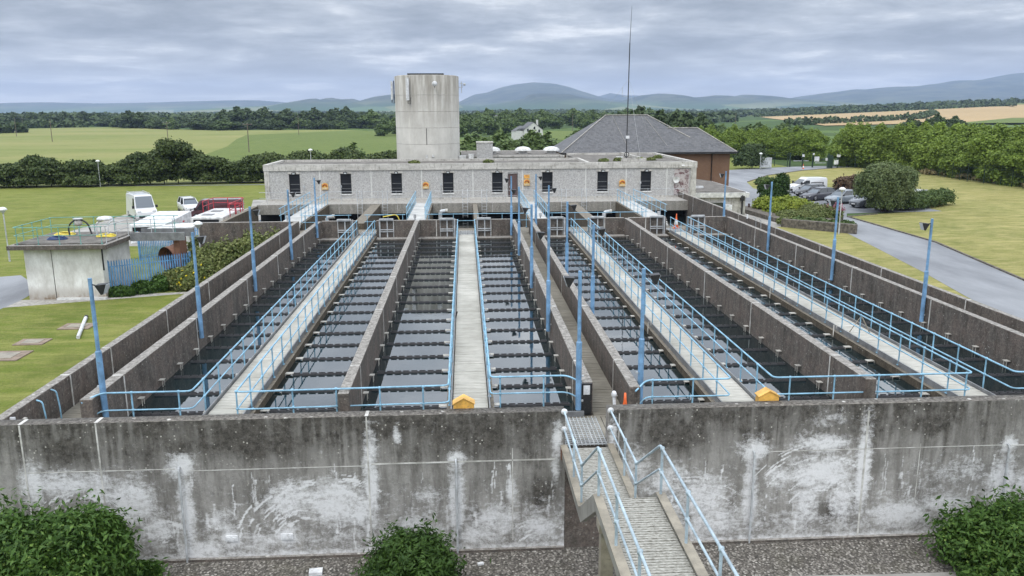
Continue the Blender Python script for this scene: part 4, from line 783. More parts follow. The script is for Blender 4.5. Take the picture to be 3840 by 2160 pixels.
# low annex beside the outer wall
t=empty('annex',label='low pale annex with a gravel roof between the main building and the road',cat='building')
MB().add([(21.3,80,0),(22.7,80,0),(22.7,104,0),(21.3,104,0),(21.3,80,3.1),(22.7,80,3.1),(22.7,104,3.1),(21.3,104,3.1)],[(0,1,5,4),(1,2,6,5),(2,3,7,6),(3,0,4,7),(4,5,6,7)])
q=MB(); q.prism([(22.75,84.6),(29.6,84.2),(29.9,98),(28,104),(22.75,104)],0,2.75); q.build('wall','fascia_concrete',t)
q=MB(); q.prism([(22.75,84.3),(29.9,83.9),(30.2,98),(28.2,104),(22.75,104)],2.75,3.25); q.build('parapet','white_paint',t)
MB().prism([(22.8,84.6),(29.6,84.2),(29.9,97.8),(28,103.8),(22.8,103.8)],3.25,3.32).build('roof','roof_gravel',t)
MB().box(24.9,27.4,84.05,84.32,1.2,2.2).build('window','dark_glass',t); MB().box(24.0,24.7,84.0,84.3,2.3,2.65).box(27.2,28.0,83.6,84.2,1.3,2.0).build('meter_box','sign_white',t); MB().tube([(29.2,84.0,0),(29.2,84.0,3.0)],.09,8).box(29.0,29.4,83.85,84.15,2.4,2.9).build('downpipe','black_metal',t)
tag(MB().box(23.8,26.3,88.5,88.9,3.33,3.55).build('skylight','sign_white'),'small white slab on the gravel roof of the annex','skylight')

# ------------------------------------------------------------------ gangway to the camera side
t=empty('steel_gangway',label='steel footbridge with slatted treads and white-blue rails leading out of the gate',cat='footbridge')
boards(2.62,3.74,16.75,20.15,2.98,.085,.022).build('lower_deck','grip_tread',t)
q=MB()
for k in range(7): q.box(2.60,3.74,16.68-.29*k-.26,16.68-.29*k+.02,2.98+.18*k,3.02+.18*k)
q.build('tread','grip_tread',t)
boards(2.58,3.70,3.5,14.66,4.28,.085,.022).build('upper_deck','grip_tread',t)
for x0,x1 in ((2.46,2.58),(3.72,3.84)):
    MB().extr([(20.2,3.06),(16.7,3.06),(14.75,4.36),(3.5,4.36),(3.5,4.08),(14.55,4.08),(16.55,2.76),(20.2,2.76)],x0,x1,'X').build('stringer','stair_steel',t)
    MB().box(min(x0,x1)-.03,max(x0,x1)+.03,3.5,14.7,4.355,4.375).box(x0-.03,x1+.03,16.7,20.15,3.055,3.075).build('flange','rusty_steel',t)
MB().box(2.50,2.74,14.05,14.3,0,4.08).box(3.6,3.82,14.05,14.3,0,4.08).box(2.45,3.85,14.0,14.35,3.9,4.08).build('support_post','rusty_steel',t)
q=MB()
for k in range(11): q.box(2.58+.11*k,2.595+.11*k,20.22,22.2,ZD-.02,ZD+.035)
for k in range(15): q.box(2.56,3.72,20.25+.13*k,20.27+.13*k,ZD-.01,ZD+.02)
q.build('grating','galvanised',t)
for x in (2.53,3.77):
    pts=[(x,20.22,4.0),(x,20.0,4.0),(x,16.85,4.0),(x,14.78,5.33),(x,3.5,5.33)]
    MB().tube(fillet(pts,.08,3),.027,8).build('top_rail','rail_pale',t)
    MB().tube(fillet([(p[0],p[1],p[2]-.5) for p in pts],.08,3),.024,8).build('mid_rail','rail_pale',t)
    for zz_ in (4.0,3.5): MB().lathe([(0,-.02),(.085,-.02),(.085,0),(.05,.02),(.03,.05)][::-1],(x,20.18,zz_),14,'Y').build('wall_flange','sign_white',t)
    for (y,zb,zt) in ((18.2,3.0,4.0),(16.9,3.0,4.0),(14.62,4.3,5.33),(12.75,4.3,5.33),(10.9,4.3,5.33),(9.0,4.3,5.33),(7.1,4.3,5.33)):
        p=MB().tube([(x,y,zb),(x,y,zt)],.027,8)
        for hz_ in (zt,zt-.5): p.lathe([(0,-.05),(.042,-.035),(.047,0),(.042,.035),(0,.05)],(x,y,hz_),10)
        p.box(x-.05,x+.05,y-.05,y+.05,zb-.02,zb+.02).build('post','rail_pale',t)
MB().box(2.44,2.6,20.0,20.2,2.7,2.98).build('rusty_bracket','rust',t)
tag(MB().box(3.30,3.62,22.42,22.5,ZD,3.98).build('notice_board','black_metal'),'white notice on the dark wall end beside the gate','notice'); bpy.data.objects['notice_board']['label']='dark board with a white blank notice on the wall end by the gate'
MB().box(3.37,3.56,22.405,22.418,3.65,3.93).build('notice_sheet','sign_white',bpy.data.objects['notice_board'])
tag(MB().box(2.75,3.38,22.28,22.34,ZD,ZD+.16).build('kerb_plate','kick_grey'),'short grey steel plate at the foot of the notice board','plate')
def cone(x,y,z,h_,lb):
    t=empty('traffic_cone',(x,y,z),label=lb,cat='traffic cone')
    MB().box(-.2*h_,.2*h_,-.2*h_,.2*h_,0,.03).lathe([(.16*h_,.03),(.055*h_,.72*h_),(.045*h_,.78*h_)],(0,0,0),14).build('lower_cone','orange_plastic',t)
    MB().lathe([(.135*h_,.26*h_),(.14*h_,.27*h_),(.09*h_,.56*h_),(.085*h_,.56*h_)],(0,0,0),14).build('white_band','cone_white',t); MB().lathe([(.045*h_,.78*h_),(.03*h_,h_),(0,h_)],(0,0,0),14).build('tip','orange_plastic',t)
cone(4.42,21.5,ZD,.98,'orange and white traffic cone behind the front wall beside the gate'); cone(15.95,60.3,ZD,1.1,'tall orange and white traffic cone at the far end of the rightmost walkway'); cone(68.4,161.8,0.02,1.0,'orange and white traffic cone on the drive before the entrance gate')
t=empty('hydrant_stand',(4.12,21.5,ZD),label='white standpipe next to the traffic cone beside the gate',cat='standpipe'); MB().tube([(0,0,0),(0,0,.65),(-.02,0,.85)],.045,10).lathe([(.09,.3),(.1,.34),(.06,.4)],(0,0,0),10).lathe([(.05,.0),(.085,.08),(.05,.16),(0,.18)],(-.02,0,.88),10).build('pipe_body','sign_white',t); MB().tube([(-.1,0,.9),(.08,0,.9)],.02,6).build('valve','steel_bright',t)
for k,xc in enumerate((-.13,8.23)):
    t=empty('lifebuoy_housing',label='yellow gabled housing showing above the front wall, %s of the gate'%('left' if k==0 else 'right'),cat='lifebuoy',group='yellow housings behind the front wall')
    MB().extr([(xc-.28,3.35),(xc+.28,3.35),(xc+.28,4.10),(xc,4.26),(xc-.28,4.10)],20.62,20.92,'Y').build('case','yellow_paint',t,bevel=.02); MB().extr([(xc-.3,4.10),(xc,4.265),(xc+.3,4.10),(xc+.3,4.12),(xc,4.29),(xc-.3,4.12)],20.6,20.94,'Y').build('lid','yellow_paint',t)
for x,y,k in ((-11.9,22.2,0),(-11.95,23.1,1)): tag(MB().tube(fillet([(x-.15,y,3.95),(x,y,3.9),(x+.05,y,3.4),(x+.05,y,3.05)],.1),.022,6).build('hook_pipe','rail_blue'),'small blue bent pipe on the outer left wall, %s from the front'%ORD[k],'pipe','small blue bent pipes on the left wall')
for x,y,k in ((20.75,55.5,0),(20.75,56.5,1)): tag(MB().tube(fillet([(x,y,3.3),(x-.05,y,4.2),(x-.25,y,4.3)],.1),.022,6).build('hook_pipe','galvanised'),'small grey bent pipe on the outer right wall, %s from the front'%ORD[k],'pipe','small bent pipes on the right wall')
tag(MB().tube([(-11.7,20.9,ZD),(-11.7,20.9,3.85)],.012,5).lathe([(0,-.05),(.06,-.02),(.06,.02),(0,.05)],(-11.7,20.9,3.9),8).build('small_lamp','steel_bright'),'thin stalk with a round glass head near the front left corner','lamp')
tag(MB().box(-11.93,-11.80,20.62,20.66,3.7,4.05).build('marker_plate','sign_white'),'small white plate on the front left corner of the wall','plate')
tag(MB().obox((20.6,58,4.15),(.1,.05,.3)).build('marker_plate','sign_white'),'small white upright plate on the outer right wall','plate')
def sampler(x,y,lb,s_=1): tag(MB().tube([(x,y,2.75),(x,y,3.25),(x+s_*.12,y,3.25),(x+s_*.12,y,3.1)],.02,6).build('sample_pipe','steel_bright'),lb,'pipe','small sample pipes on the walkway edges')
sampler(7.45,32.0,'small bent sample pipe on the edge of the third walkway'); sampler(14.85,31.0,'small bent sample pipe at the edge of the rightmost walkway, nearer one'); sampler(14.85,38.0,'small bent sample pipe at the edge of the rightmost walkway, farther one')
tag(MB().box(-.62,-.55,33.9,34.1,3.3,3.35).tube([(-.5,34,3.05),(-.42,34,3.35)],.03,6).build('rail_valve','black_metal'),'small dark valve on the left edge of the middle walkway','valve')
tag(MB().tube([(16.0,30.2,ZD),(15.65,30.4,ZD+.75)],.025,6).tube([(15.3,30.6,ZD),(15.65,30.4,ZD+.75),(15.9,30.9,ZD)],.02,6).build('tripod_stand','rusty_steel'),'small thin tripod standing on the rightmost walkway','tripod')

# ------------------------------------------------------------------ kiosk, palisade, left yard
t=empty('pump_kiosk',label='square white rendered pump kiosk with a flat grey roof on the left lawn',cat='kiosk')
MB().box(-28.1,-23.3,52.6,57.0,0,3.36).build('wall','white_render',t); MB().box(-28.75,-22.65,51.9,57.6,3.36,3.64).build('roof_slab','aged_concrete',t,bevel=.02); MB().box(-28.4,-22.95,52.25,57.3,3.64,3.72).build('roof_surface','roof_gravel',t)
MB().box(-26.42,-26.39,52.585,52.6,0,3.34).build('wall_joint','black_metal',t); MB().tube([(-23.2,52.5,3.3),(-23.2,52.5,1.9)],.05,6).build('downpipe','black_metal',t); MB().box(-26.3,-23.2,52.35,52.6,0,.14).build('plinth','white_paint',t)
handrail('kiosk_handrail',[(-22.9,52.2,4.75),(-28.4,52.2,4.75),(-28.4,57.2,4.75),(-20,57.6,4.75)],runx(52.2,-28.2,-23,1.3)+run(-28.4,53.4,57,1.2)+runx(57.3,-27,-20.2,1.5),'pale green handrail around the roof of the kiosk and far side of its bridge',mat='rail_green',h=1.08,r=.024)
handrail('kiosk_handrail',[(-22.8,52.2,4.75),(-22.8,55.6,4.75),(-19.6,55.8,4.75)],[(-22.8,52.4),(-22.8,54),(-22.7,55.6),(-21.2,55.7),(-19.8,55.8)],'galvanised handrail on the near side of the kiosk bridge',mat='galvanised',h=1.08,r=.024)
t=empty('bridge_deck',label='grey bridge deck running from the kiosk roof to the tanks',cat='footbridge'); boards(-22.6,-19.2,55.7,57.5,3.68,along='X').build('deck','galvanised',t); MB().box(-22.6,-19.0,55.55,55.7,3.3,3.85).box(-22.6,-19.0,57.5,57.65,3.3,3.85).build('side_beam','kick_grey',t); MB().box(-19.9,-19.5,55.9,57.3,0,3.3).build('pier','rust',t)
def coil(x,y,r_,mat,lb,n=3):
    t=MB(); 
    for k in range(n):
        rr=r_*(1-.13*k); pts=[(x+rr*math.cos(a_)*1.1,y+rr*math.sin(a_)*.8,3.76+.05*k+.02*math.sin(a_*3+k)) for a_ in [j*math.pi/10 for j in range(21)]]; t.tube(pts,.045,6,False)
    tag(t.build('hose_coil',mat),lb,'hose','coiled hoses on the kiosk roof')
coil(-27.0,55.9,.6,'yellow_hose','coiled yellow hose at the left on the kiosk roof'); coil(-26.6,54.0,.55,'blue_hose','coiled dark blue hose on the kiosk roof'); coil(-23.9,55.0,.55,'yellow_hose','coiled yellow hose on the right side of the kiosk roof')
t=empty('valve_actuator',(-25.9,55.6,3.72),label='round motor actuator on a stand with a looping black hose on the kiosk roof',cat='actuator')
MB().tube([(0,0,0),(0,0,.6)],.06,8).lathe([(0,-.25),(.22,-.15),(.26,0),(.2,.2),(0,.25)],(0,0,.85),14).build('motor','steel_bright',t); MB().lathe([(.3,0),(.32,.03),(.3,.06),(0,.06)],(0,0,1.1),16).build('handwheel','galvanised',t); MB().tube(fillet([(-.5,-.3,0),(-.6,-.2,.7),(-.1,0,1.15),(.6,0,.9),(.85,-.1,.1)],.5,5),.055,7).build('hose','black_metal',t)
t=empty('valve_actuator',(-24.4,56.2,3.72),label='flat round actuator on two bent legs on the kiosk roof',cat='actuator'); MB().lathe([(0,0),(.5,0),(.52,.1),(.4,.22),(0,.28)],(0,0,.95),16).build('motor','sign_white',t)
for s_ in (-.5,.25): MB().tube(fillet([(s_,-.3,0),(s_,-.3,.75),(s_+.35,-.1,.95)],.2,4),.06,7).build('bent_leg','sign_white',t)
def palisade(pts,h_,lb,step=.155,group='blue palisade fences'):
    t=empty('palisade_fence',label=lb,cat='fence',group=group); q=MB(); rl=MB(); tot=0
    for i in range(len(pts)-1):
        a_,b_=Vector((*pts[i],0)),Vector((*pts[i+1],0)); d=b_-a_; Ln=d.length; ang=math.atan2(d.y,d.x); n=int(Ln/step); nv=Vector((-d.y,d.x,0)).normalized()
        for k in range(n):
            p=a_+d*((k+.5)/n); M_=Matrix.Rotation(ang,3,'Z')
            vs=[p+M_@Vector(v_) for v_ in ((-.046,-.012,.06),(.046,-.012,.06),(.046,.012,.06),(-.046,.012,.06),(-.046,-.012,h_-.15),(.046,-.012,h_-.15),(.046,.012,h_-.15),(-.046,.012,h_-.15),(-.03,0,h_),(.0,0,h_-.1),(.03,0,h_))]
            q.add(vs,[(0,1,5,4),(1,2,6,5),(2,3,7,6),(3,0,4,7),(4,5,9,8),(5,6,10,9),(6,7,9,10),(7,4,8,9)])
        for zz_ in (.4,h_-.45): rl.obox(((a_+b_)/2+nv*.03+Vector((0,0,zz_))),(Ln,.04,.06),ang)
        m_=max(1,round(Ln/2.75))
        for k in range(m_+1): p=a_+d*(k/m_)+nv*.06; MB().obox(p+Vector((0,0,h_/2)),(.1,.1,h_),ang).build('fence_post','fence_blue',t)
    q.build('pales','fence_blue',t); rl.build('rail','fence_blue',t)
palisade([(-23.3,53.3),(-19.0,56.3)],2.4,'light blue palisade fence running from the kiosk corner into the scrub')
palisade([(-26.4,66.5),(-24.4,69.5),(-19.3,70.5)],2.4,'light blue palisade fence behind the kiosk under the bridge')
t=empty('large_pipe',label='big rusty brown pipe section lying behind the palisade fence',cat='pipe'); MB().tube([(-22.9,62.5,.9),(-20.6,66.5,1.0)],.85,22,False).tube([(-22.9,62.5,.9),(-20.6,66.5,1.0)],.8,22,False).build('pipe_body','rust',t); MB().lathe([(.8,0),(.92,0),(.92,.25),(.8,.25)],(-22.4,63.4,.92),22,'Y').build('pipe_collar','rust',t)
for k,(x,y,w_) in enumerate(((-23.0,39.9,1.1),(-22.8,42.4,.75),(-21.9,45.5,.85))):
    t=empty('manhole',(x,y,0),label='square concrete manhole cover in the lawn, %s from the front'%ORD[k],cat='manhole',group='manhole covers in the left lawn'); MB().box(-w_,w_,-.75*w_,.75*w_,0,.06).build('slab','manhole_concrete',t); MB().box(-.6*w_,.6*w_,-.45*w_,.45*w_,.06,.08).build('cover','rusty_steel',t)
t=empty('lying_pipe',label='white plastic pipe with a dark end lying on the lawn by the manholes',cat='pipe'); MB().tube([(-20.7,42.9,.1),(-22.2,47.2,.1)],.10,10).build('pipe_body','sign_white',t); MB().tube([(-22.2,47.2,.1),(-22.28,47.45,.1)],.12,10).build('pipe_end','black_metal',t)
def globe_lamp(x,y,h_,lb):
    t=empty('street_lamp',(x,y,0),label=lb,cat='street lamp',group='white mushroom street lamps')
    MB().tube([(0,0,0),(0,0,1.0)],.075,8).tube([(0,0,1.0),(0,0,h_-.45)],.05,8).build('pole','galvanised',t)
    MB().lathe([(.05,0),(.2,.22),(.24,.3)],(0,0,h_-.5),12).build('lantern','lens',t); MB().lathe([(.30,-.02),(.33,.02),(.27,.13),(.12,.22),(0,.24)],(0,0,h_-.2),16).build('cap','globe',t)
globe_lamp(-36.96,67.0,4.4,'mushroom street lamp on the lawn at the left edge of the picture'); globe_lamp(-58.8,135.2,4.3,'mushroom street lamp standing before the dark hedge on the left'); globe_lamp(-18.7,57.6,4.3,'mushroom street lamp in the scrub beside the outer left wall')
globe_lamp(35.93,75.6,4.5,'mushroom street lamp by the stone bed next to the road'); globe_lamp(57.3,155.8,3.6,'mushroom street lamp at the bend of the drive near the gate'); globe_lamp(-21.8,118,6.6,'mushroom street lamp peeping over the flat roof on the left')
t=empty('dosing_cabinet',label='long white cabinet with a dark front opening in the left yard',cat='cabinet'); MB().box(-26.5,-23.4,79.5,87.2,0,1.85).build('body','white_paint',t,bevel=.05); MB().box(-26.2,-23.8,79.44,79.5,1.1,1.65).build('opening','dark_opening',t); [MB().box(-25.9,-24.9,y_,y_+1,1.85,1.9).build('roof_hatch','kick_grey',t) for y_ in (81,84)]
t=empty('dosing_cabinet',label='low pale grey cabinet with a sloping top and dark opening next to the white van',cat='cabinet'); MB().extr([(75.5,0),(83,0),(83,2.1),(75.5,1.75)],-30.7,-27.5,'X').build('body','sign_white',t,bevel=.05); MB().box(-30.4,-28.2,75.43,75.5,.9,1.55).build('opening','dark_opening',t); MB().box(-27.5,-27.46,79,79.4,1.2,1.35).box(-27.5,-27.46,80.3,80.7,1.3,1.45).build('sticker','red_paint',t)
tag(MB().add([(-24,62.3,3.25),(-20.6,62.0,3.3),(-20.4,63.6,3.45),(-22.3,63.6,3.4),(-24,62.3,3.2),(-20.6,62.0,3.2),(-20.4,63.6,3.2),(-22.3,63.6,3.2)],[(0,1,2,3),(0,1,5,4),(1,2,6,5),(2,3,7,6),(3,0,4,7),(4,5,6,7)]).box(-22,-21,62.4,63.2,0,3.2).build('white_canopy','white_paint'),'pointed white canopy top behind the blue palisade','canopy')
handrail('red_guard_rail',[(-26.5,83.6,2.95),(-26.5,87.1,2.95),(-23.4,87.1,2.95)],[(-26.5,83.6),(-26.5,85.4),(-26.5,87.1),(-25,87.1),(-23.5,87.1)],'red guard rail on top of the white cabinet',mat='red_paint',h=1.1,r=.04,pr=.04,drop=.5,group='red rails in the left yard')
handrail('red_guard_rail',[(-23.2,86.8,2.95),(-23.2,81.0,2.95),(-22.0,81.0,2.95)],[(-23.2,86),(-23.2,83.5),(-23.2,81.3),(-22.1,81.0),(-22.6,81.0)],'red stepped frame at the right end of the white cabinet',mat='red_paint',h=2.9,r=.045,pr=.045,drop=.6,group='red rails in the left yard')

# ------------------------------------------------------------------ vehicles
def wheel(x,y,r_,parent,w_=.2):
    t=MB().lathe([(r_*.6,-w_/2),(r_*.95,-w_/2),(r_,-w_*.3),(r_,w_*.3),(r_*.95,w_/2),(r_*.6,w_/2)],(x,y,r_),20,'Y').build('wheel','rubber',parent)
    q=MB().lathe([(0,-w_*.42),(r_*.2,-w_*.42),(r_*.62,-w_*.5),(r_*.62,w_*.5),(r_*.2,w_*.42),(0,w_*.42)],(x,y,r_),10,'Y'); q.build('rim','alloy',t)
def ring(x,w,zb,zt,sh=.1):
    return [(x,-w*.9,zb),(x,-w,zb+.18),(x,-w,zt-sh),(x,-w*.93,zt),(x,w*.93,zt),(x,w,zt-sh),(x,w,zb+.18),(x,w*.9,zb)]
def car(loc,rz,Ln,Wd,H,paint_,lb,kind='car',name='parked_car',cat='car',roofm=None,group=None):
    t=empty(name,loc,rz,lb,cat,group); w=Wd/2; f=Ln/2; hb=H*.62
    if group: t.scale=(1.1,1.1,1.1)
    cowl=f-(1.05 if kind!='suv' else 1.0); st=[(-f,w*.8,.42,hb-.08),(-f+.12,w*.93,.28,hb),(-f+.6,w,.22,hb+.02),(0,w,.2,hb),(cowl,w,.2,hb-.02),(f-.45,w*.95,.22,hb-.16),(f-.12,w*.85,.26,hb-.28),(f,w*.68,.34,hb-.38)]
    MB().loft([ring(*s_) for s_ in st]).build('body',paint_,t)
    xb0,xb1=-f+(.25 if kind!='suv' else .12),cowl-.05; xt0,xt1=-f+(.95 if kind!='suv' else .55),cowl-.85; wt=w*.70; z0=hb-.04; z1=H-.05
    zc=[(xb0,-w*.9,z0),(xb1,-w*.9,z0),(xb1,w*.9,z0),(xb0,w*.9,z0),(xt0,-wt,z1),(xt1,-wt,z1),(xt1,wt,z1),(xt0,wt,z1)]
    g=MB().add(zc,[(0,3,2,1),(4,5,6,7),(0,1,5,4),(1,2,6,5),(2,3,7,6),(3,0,4,7)]).build('windows','dark_glass',t)
    q=MB(); q.loft([[(xt0-.1,-wt*.96,z1-.03),(xt0-.1,wt*.96,z1-.03),(xt0-.1,wt*.85,z1+.02),(xt0-.1,-wt*.85,z1+.02)],[((xt0+xt1)/2,-wt*1.03,z1-.02),((xt0+xt1)/2,wt*1.03,z1-.02),((xt0+xt1)/2,wt*.85,z1+.06),((xt0+xt1)/2,-wt*.85,z1+.06)],[(xt1+.06,-wt*.98,z1-.03),(xt1+.06,wt*.98,z1-.03),(xt1+.06,wt*.85,z1+.02),(xt1+.06,-wt*.85,z1+.02)]],False); q.build('roof',roofm or paint_,t)
    q=MB(); xm=(xt0+xt1)/2-.1
    for s_ in (-1,1):
        for (xa,xb) in ((xb1,xt1),(xb0,xt0),(xm+.1,xm)): q.tube([(xa,s_*w*.91,z0),(xb,s_*(wt+.015),z1)],.045,5)
    q.build('pillar',paint_,t)
    MB().add([(xb1+.01,-w*.8,z0+.03),(xb1+.01,w*.8,z0+.03),(xt1+.02,wt*.88,z1-.03),(xt1+.02,-wt*.88,z1-.03)],[(0,1,2,3)]).build('windscreen','windscreen',t)
    for s_ in (-1,1):
        MB().obox((f-.16,s_*w*.66,hb-.36),(.14,w*.36,.15),s_*-.35).build('headlight','lens',t); MB().obox((xb1-.15,s_*(w+.08),hb+.07),(.12,.2,.14)).build('mirror','black_metal',t)
        for x in (f-.88,-f+.85): wheel(x,s_*(w-.1),.33,t)
    MB().box(f-.03,f+.02,-w*.45,w*.45,.42,.56).box(f-.05,f+.005,-w*.6,w*.6,.28,.38).build('grille','black_metal',t); MB().box(f+.02,f+.035,-.26,.26,.40,.50).build('number_plate','sign_white',t)
    if kind=='suv': MB().tube([(xt0,-wt,H+.02),(xt1,-wt,H+.02)],.02,5).tube([(xt0,wt,H+.02),(xt1,wt,H+.02)],.02,5).build('roof_rail','alloy',t)
    return t
HD=R(200)
CS=1.1
def nose(x,y,Ln): return (x-math.cos(HD)*Ln*.55, y-math.sin(HD)*Ln*.55, .03)
cg='vehicles parked in the bay beside the road'
car(nose(45.7,109.6,4.5),HD,4.5,1.8,1.47,'car_black','black car parked beside the white van, partly hidden by the next car',group=cg)
car(nose(44.7,104.5,4.5),HD,4.6,1.82,1.5,'car_charcoal','dark charcoal car in full view between a black and a silver car',group=cg)
car(nose(46.0,100.4,4.5),HD,4.4,1.82,1.55,'car_silver','silver-blue car behind the mushroom street lamp',group=cg)
car(nose(47.3,96.2,4.6),HD,4.7,1.88,1.68,'car_grey','grey off-roader half hidden by the round bush','suv',group=cg)
car(nose(48.6,93.2,4.4),HD,4.4,1.8,1.45,'car_navy','dark blue car tucked under the round bush',group=cg)
car((56.5,99.6,.03),HD,4.3,1.8,1.6,'car_white','white car just visible behind the right side of the round bush','suv',group=cg)
def van(loc,rz,Ln,Wd,H,paint_,lb,small=False,letter=False,rack=False,roofm=None,name='parked_van'):
    t=empty(name,loc,rz,lb,'van',cg if small else None)
    if small: t.scale=(1.15,1.15,1.15)
    w=Wd/2; w=Wd/2; f=Ln/2; hh=H*.56 if small else H*.47
    hood=.95 if small else .8
    prof=[(-f,.35),(-f,H-.18),(-f+.12,H-.03),(f-hood-(1.0 if small else .75),H),(f-hood-(.85 if small else .6),H-.06),(f-hood+.0,hh+.06),(f-.25,hh-.14),(f-.03,hh-.38),(f,.35),(f-.1,.22),(-f+.1,.22)]
    # rounded cross-section: outer skin narrower at the roof
    rings=[]
    q=MB(); n=len(prof); L_=[(x,-w*(1 if z<H*.55 else 1-.16*(z-H*.55)/(H*.45)),z) for x,z in prof]; Rr=[(x,-y,z) for x,y,z in L_]
    Li=[(x,y*.93,z+(.03 if z>H*.9 else 0)) for x,y,z in L_]; Ri=[(x,-y,z) for x,y,z in Li]
    q.add(L_+Rr+Li+Ri,[tuple(range(n)),tuple(range(n,2*n))[::-1]]+[((i+1)%n,i,2*n+i,2*n+(i+1)%n) for i in range(n)]+[(n+i,n+(i+1)%n,3*n+(i+1)%n,3*n+i) for i in range(n)]+[(2*n+(i+1)%n,2*n+i,3*n+i,3*n+(i+1)%n) for i in range(n)])
    q.build('body',paint_,t)
    if roofm: MB().box(-f+.1,f-hood-.9,-w*.8,w*.8,H+.03,H+.05).build('roof_panel',roofm,t)
    a_,b_=(f-hood+.0,hh+.1),(f-hood-(.82 if small else .57),H-.12); dx,dz=b_[0]-a_[0],b_[1]-a_[1]; nx_,nz_=dz,-dx; l_=math.hypot(nx_,nz_); ox,oz=nx_/l_*.035,nz_/l_*.035; wtp=w*(.80 if not small else .78)
    MB().add([(a_[0]+ox,-w*.86,a_[1]+oz),(a_[0]+ox,w*.86,a_[1]+oz),(b_[0]+ox,wtp,b_[1]+oz),(b_[0]+ox,-wtp,b_[1]+oz)],[(0,1,2,3)]).build('windscreen','windscreen' if not small else 'dark_glass',t)
    for s_ in (-1,1):
        y0_=s_*(w+.004); y1_=s_*(w*.90)
        q=MB().add([(f-hood-.15,y0_,hh+.1),(f-hood-1.25,y0_,hh+.1),(f-hood-1.25,s_*w*(.925),H-.3),(f-hood-.72,s_*w*.925,H-.3)],[(0,1,2,3),(3,2,1,0)]); q.build('side_window','dark_glass',t)
        MB().obox((f-.12,s_*w*.72,hh-.33),(.14,w*.34,.24),0).build('headlight','lens',t); MB().obox((f-hood-.05,s_*(w+.14),hh+.2),(.14,.24,.3)).build('mirror','black_metal',t)
        for x in (f-.95,-f+1.05): wheel(x,s_*(w-.11),.34,t,.22)
        if letter:
            q=MB(); 
            for r_ in range(2):
                for k in range(16 if r_==0 else 9): xx=-f+.75+k*.095+(.3 if r_ else 0); q.box(xx,xx+.06,min(s_*w*.955,s_*w*.975),max(s_*w*.955,s_*w*.975),H-.62-.2*r_,H-.52-.2*r_)
            q.box(-f+.55,-f+.68,min(s_*w*.955,s_*w*.975),max(s_*w*.955,s_*w*.975),H-.85,H-.5); q.build('side_lettering','black_metal',t)
    MB().box(f-.02,f+.03,-w*.8,w*.8,.3,.55).box(-f+1.6,f-1.5,-w-.01,w+.01,.22,.34).build('bumper','black_metal',t); MB().box(f+.03,f+.045,-.26,.26,.42,.53).build('number_plate','sign_white',t)
    if rack: 
        q=MB(); 
        for s_ in (-1,1): q.tube([(-f+.3,s_*w*.78,H+.02),(-f+.3,s_*w*.78,H+.2),(f-hood-1.2,s_*w*.78,H+.16),(f-hood-1.2,s_*w*.78,H+.02)],.025,5)
        for k in range(5): q.box(-f+.5+k*.8,-f+.56+k*.8,-w*.78,w*.78,H+.12,H+.16)
        q.build('roof_rack','galvanised',t)
    return t
van((47.0+2.4,115.2,.03),R(187),4.6,1.85,1.86,'car_white','small white van with dark side lettering parked on the far side of the cars',small=True,letter=True)
van((-36.9,94.6,.03),R(-58),6.0,2.15,2.65,'car_white','tall white van with a roof rack facing the tanks on the lawn edge',rack=True)
van((-28.2,93.5,.03),R(188),5.9,2.0,2.1,'car_maroon','dark red van parked broadside behind the red rails',roofm='roof_grey')
car((-33.2,99.5,.03),R(-60),4.8,1.85,1.75,'car_white','white off-roader parked between the tall white van and the dark red van','suv')

# ------------------------------------------------------------------ vegetation
def quads(P,Nn,size,asp=1.0,g=rng,bend=0.0):
    n=len(P); rv=g.normal(size=(n,3)); T=np.cross(Nn,rv); T/=np.linalg.norm(T,axis=1)[:,None]+1e-9; B=np.cross(Nn,T); s_=(size*(0.65+0.7*g.random(n)))[:,None]
    a_=T*s_*.5*asp; b_=B*s_*.5
    V=np.stack([P-a_-b_*.45,P-a_*.1-b_,P+a_,P-a_*.1+b_],1).reshape(-1,3) if asp>1.3 else np.stack([P-a_-b_,P+a_-b_,P+a_+b_,P-a_+b_],1).reshape(-1,3)
    return V,np.arange(4*n).reshape(n,4)
def crown(lobes,n,size,g,asp=1.0,shell=.62,low=-.55,up_=.35,noise_=.1):
    w=np.array([l[3]*l[4]+l[4]*l[5]+l[3]*l[5] for l in lobes]); idx=g.choice(len(lobes),n,p=w/w.sum()); Lb=np.array(lobes)[idx]
    D=g.normal(size=(n,3)); D/=np.linalg.norm(D,axis=1)[:,None]; D[:,2]=np.where(D[:,2]<low,-D[:,2]*.4,D[:,2]); D/=np.linalg.norm(D,axis=1)[:,None]
    rr=shell+(1-shell)*np.sqrt(g.random(n)); lump=1+noise_*1.3*np.sin(D[:,0]*9+Lb[:,0]*3)*np.cos(D[:,1]*8+D[:,2]*5+Lb[:,2]*2)+noise_*1.1*g.normal(size=n)
    P=Lb[:,:3]+D*Lb[:,3:6]*(rr*lump)[:,None]; Nn=D+g.normal(size=(n,3))*.95; Nn[:,2]+=up_; Nn/=np.linalg.norm(Nn,axis=1)[:,None]
    return quads(P,Nn,size,asp,g)
def mesh_from(parts,name):
    V=[];F=[];mi=[];mats=[];o=0
    for v,f,m_ in parts:
        if m_ not in mats: mats.append(m_)
        V.append(v);F.append(f+o);mi+= [mats.index(m_)]*len(f);o+=len(v)
    return arrmesh(name,np.concatenate(V),np.concatenate(F),mats,mi)
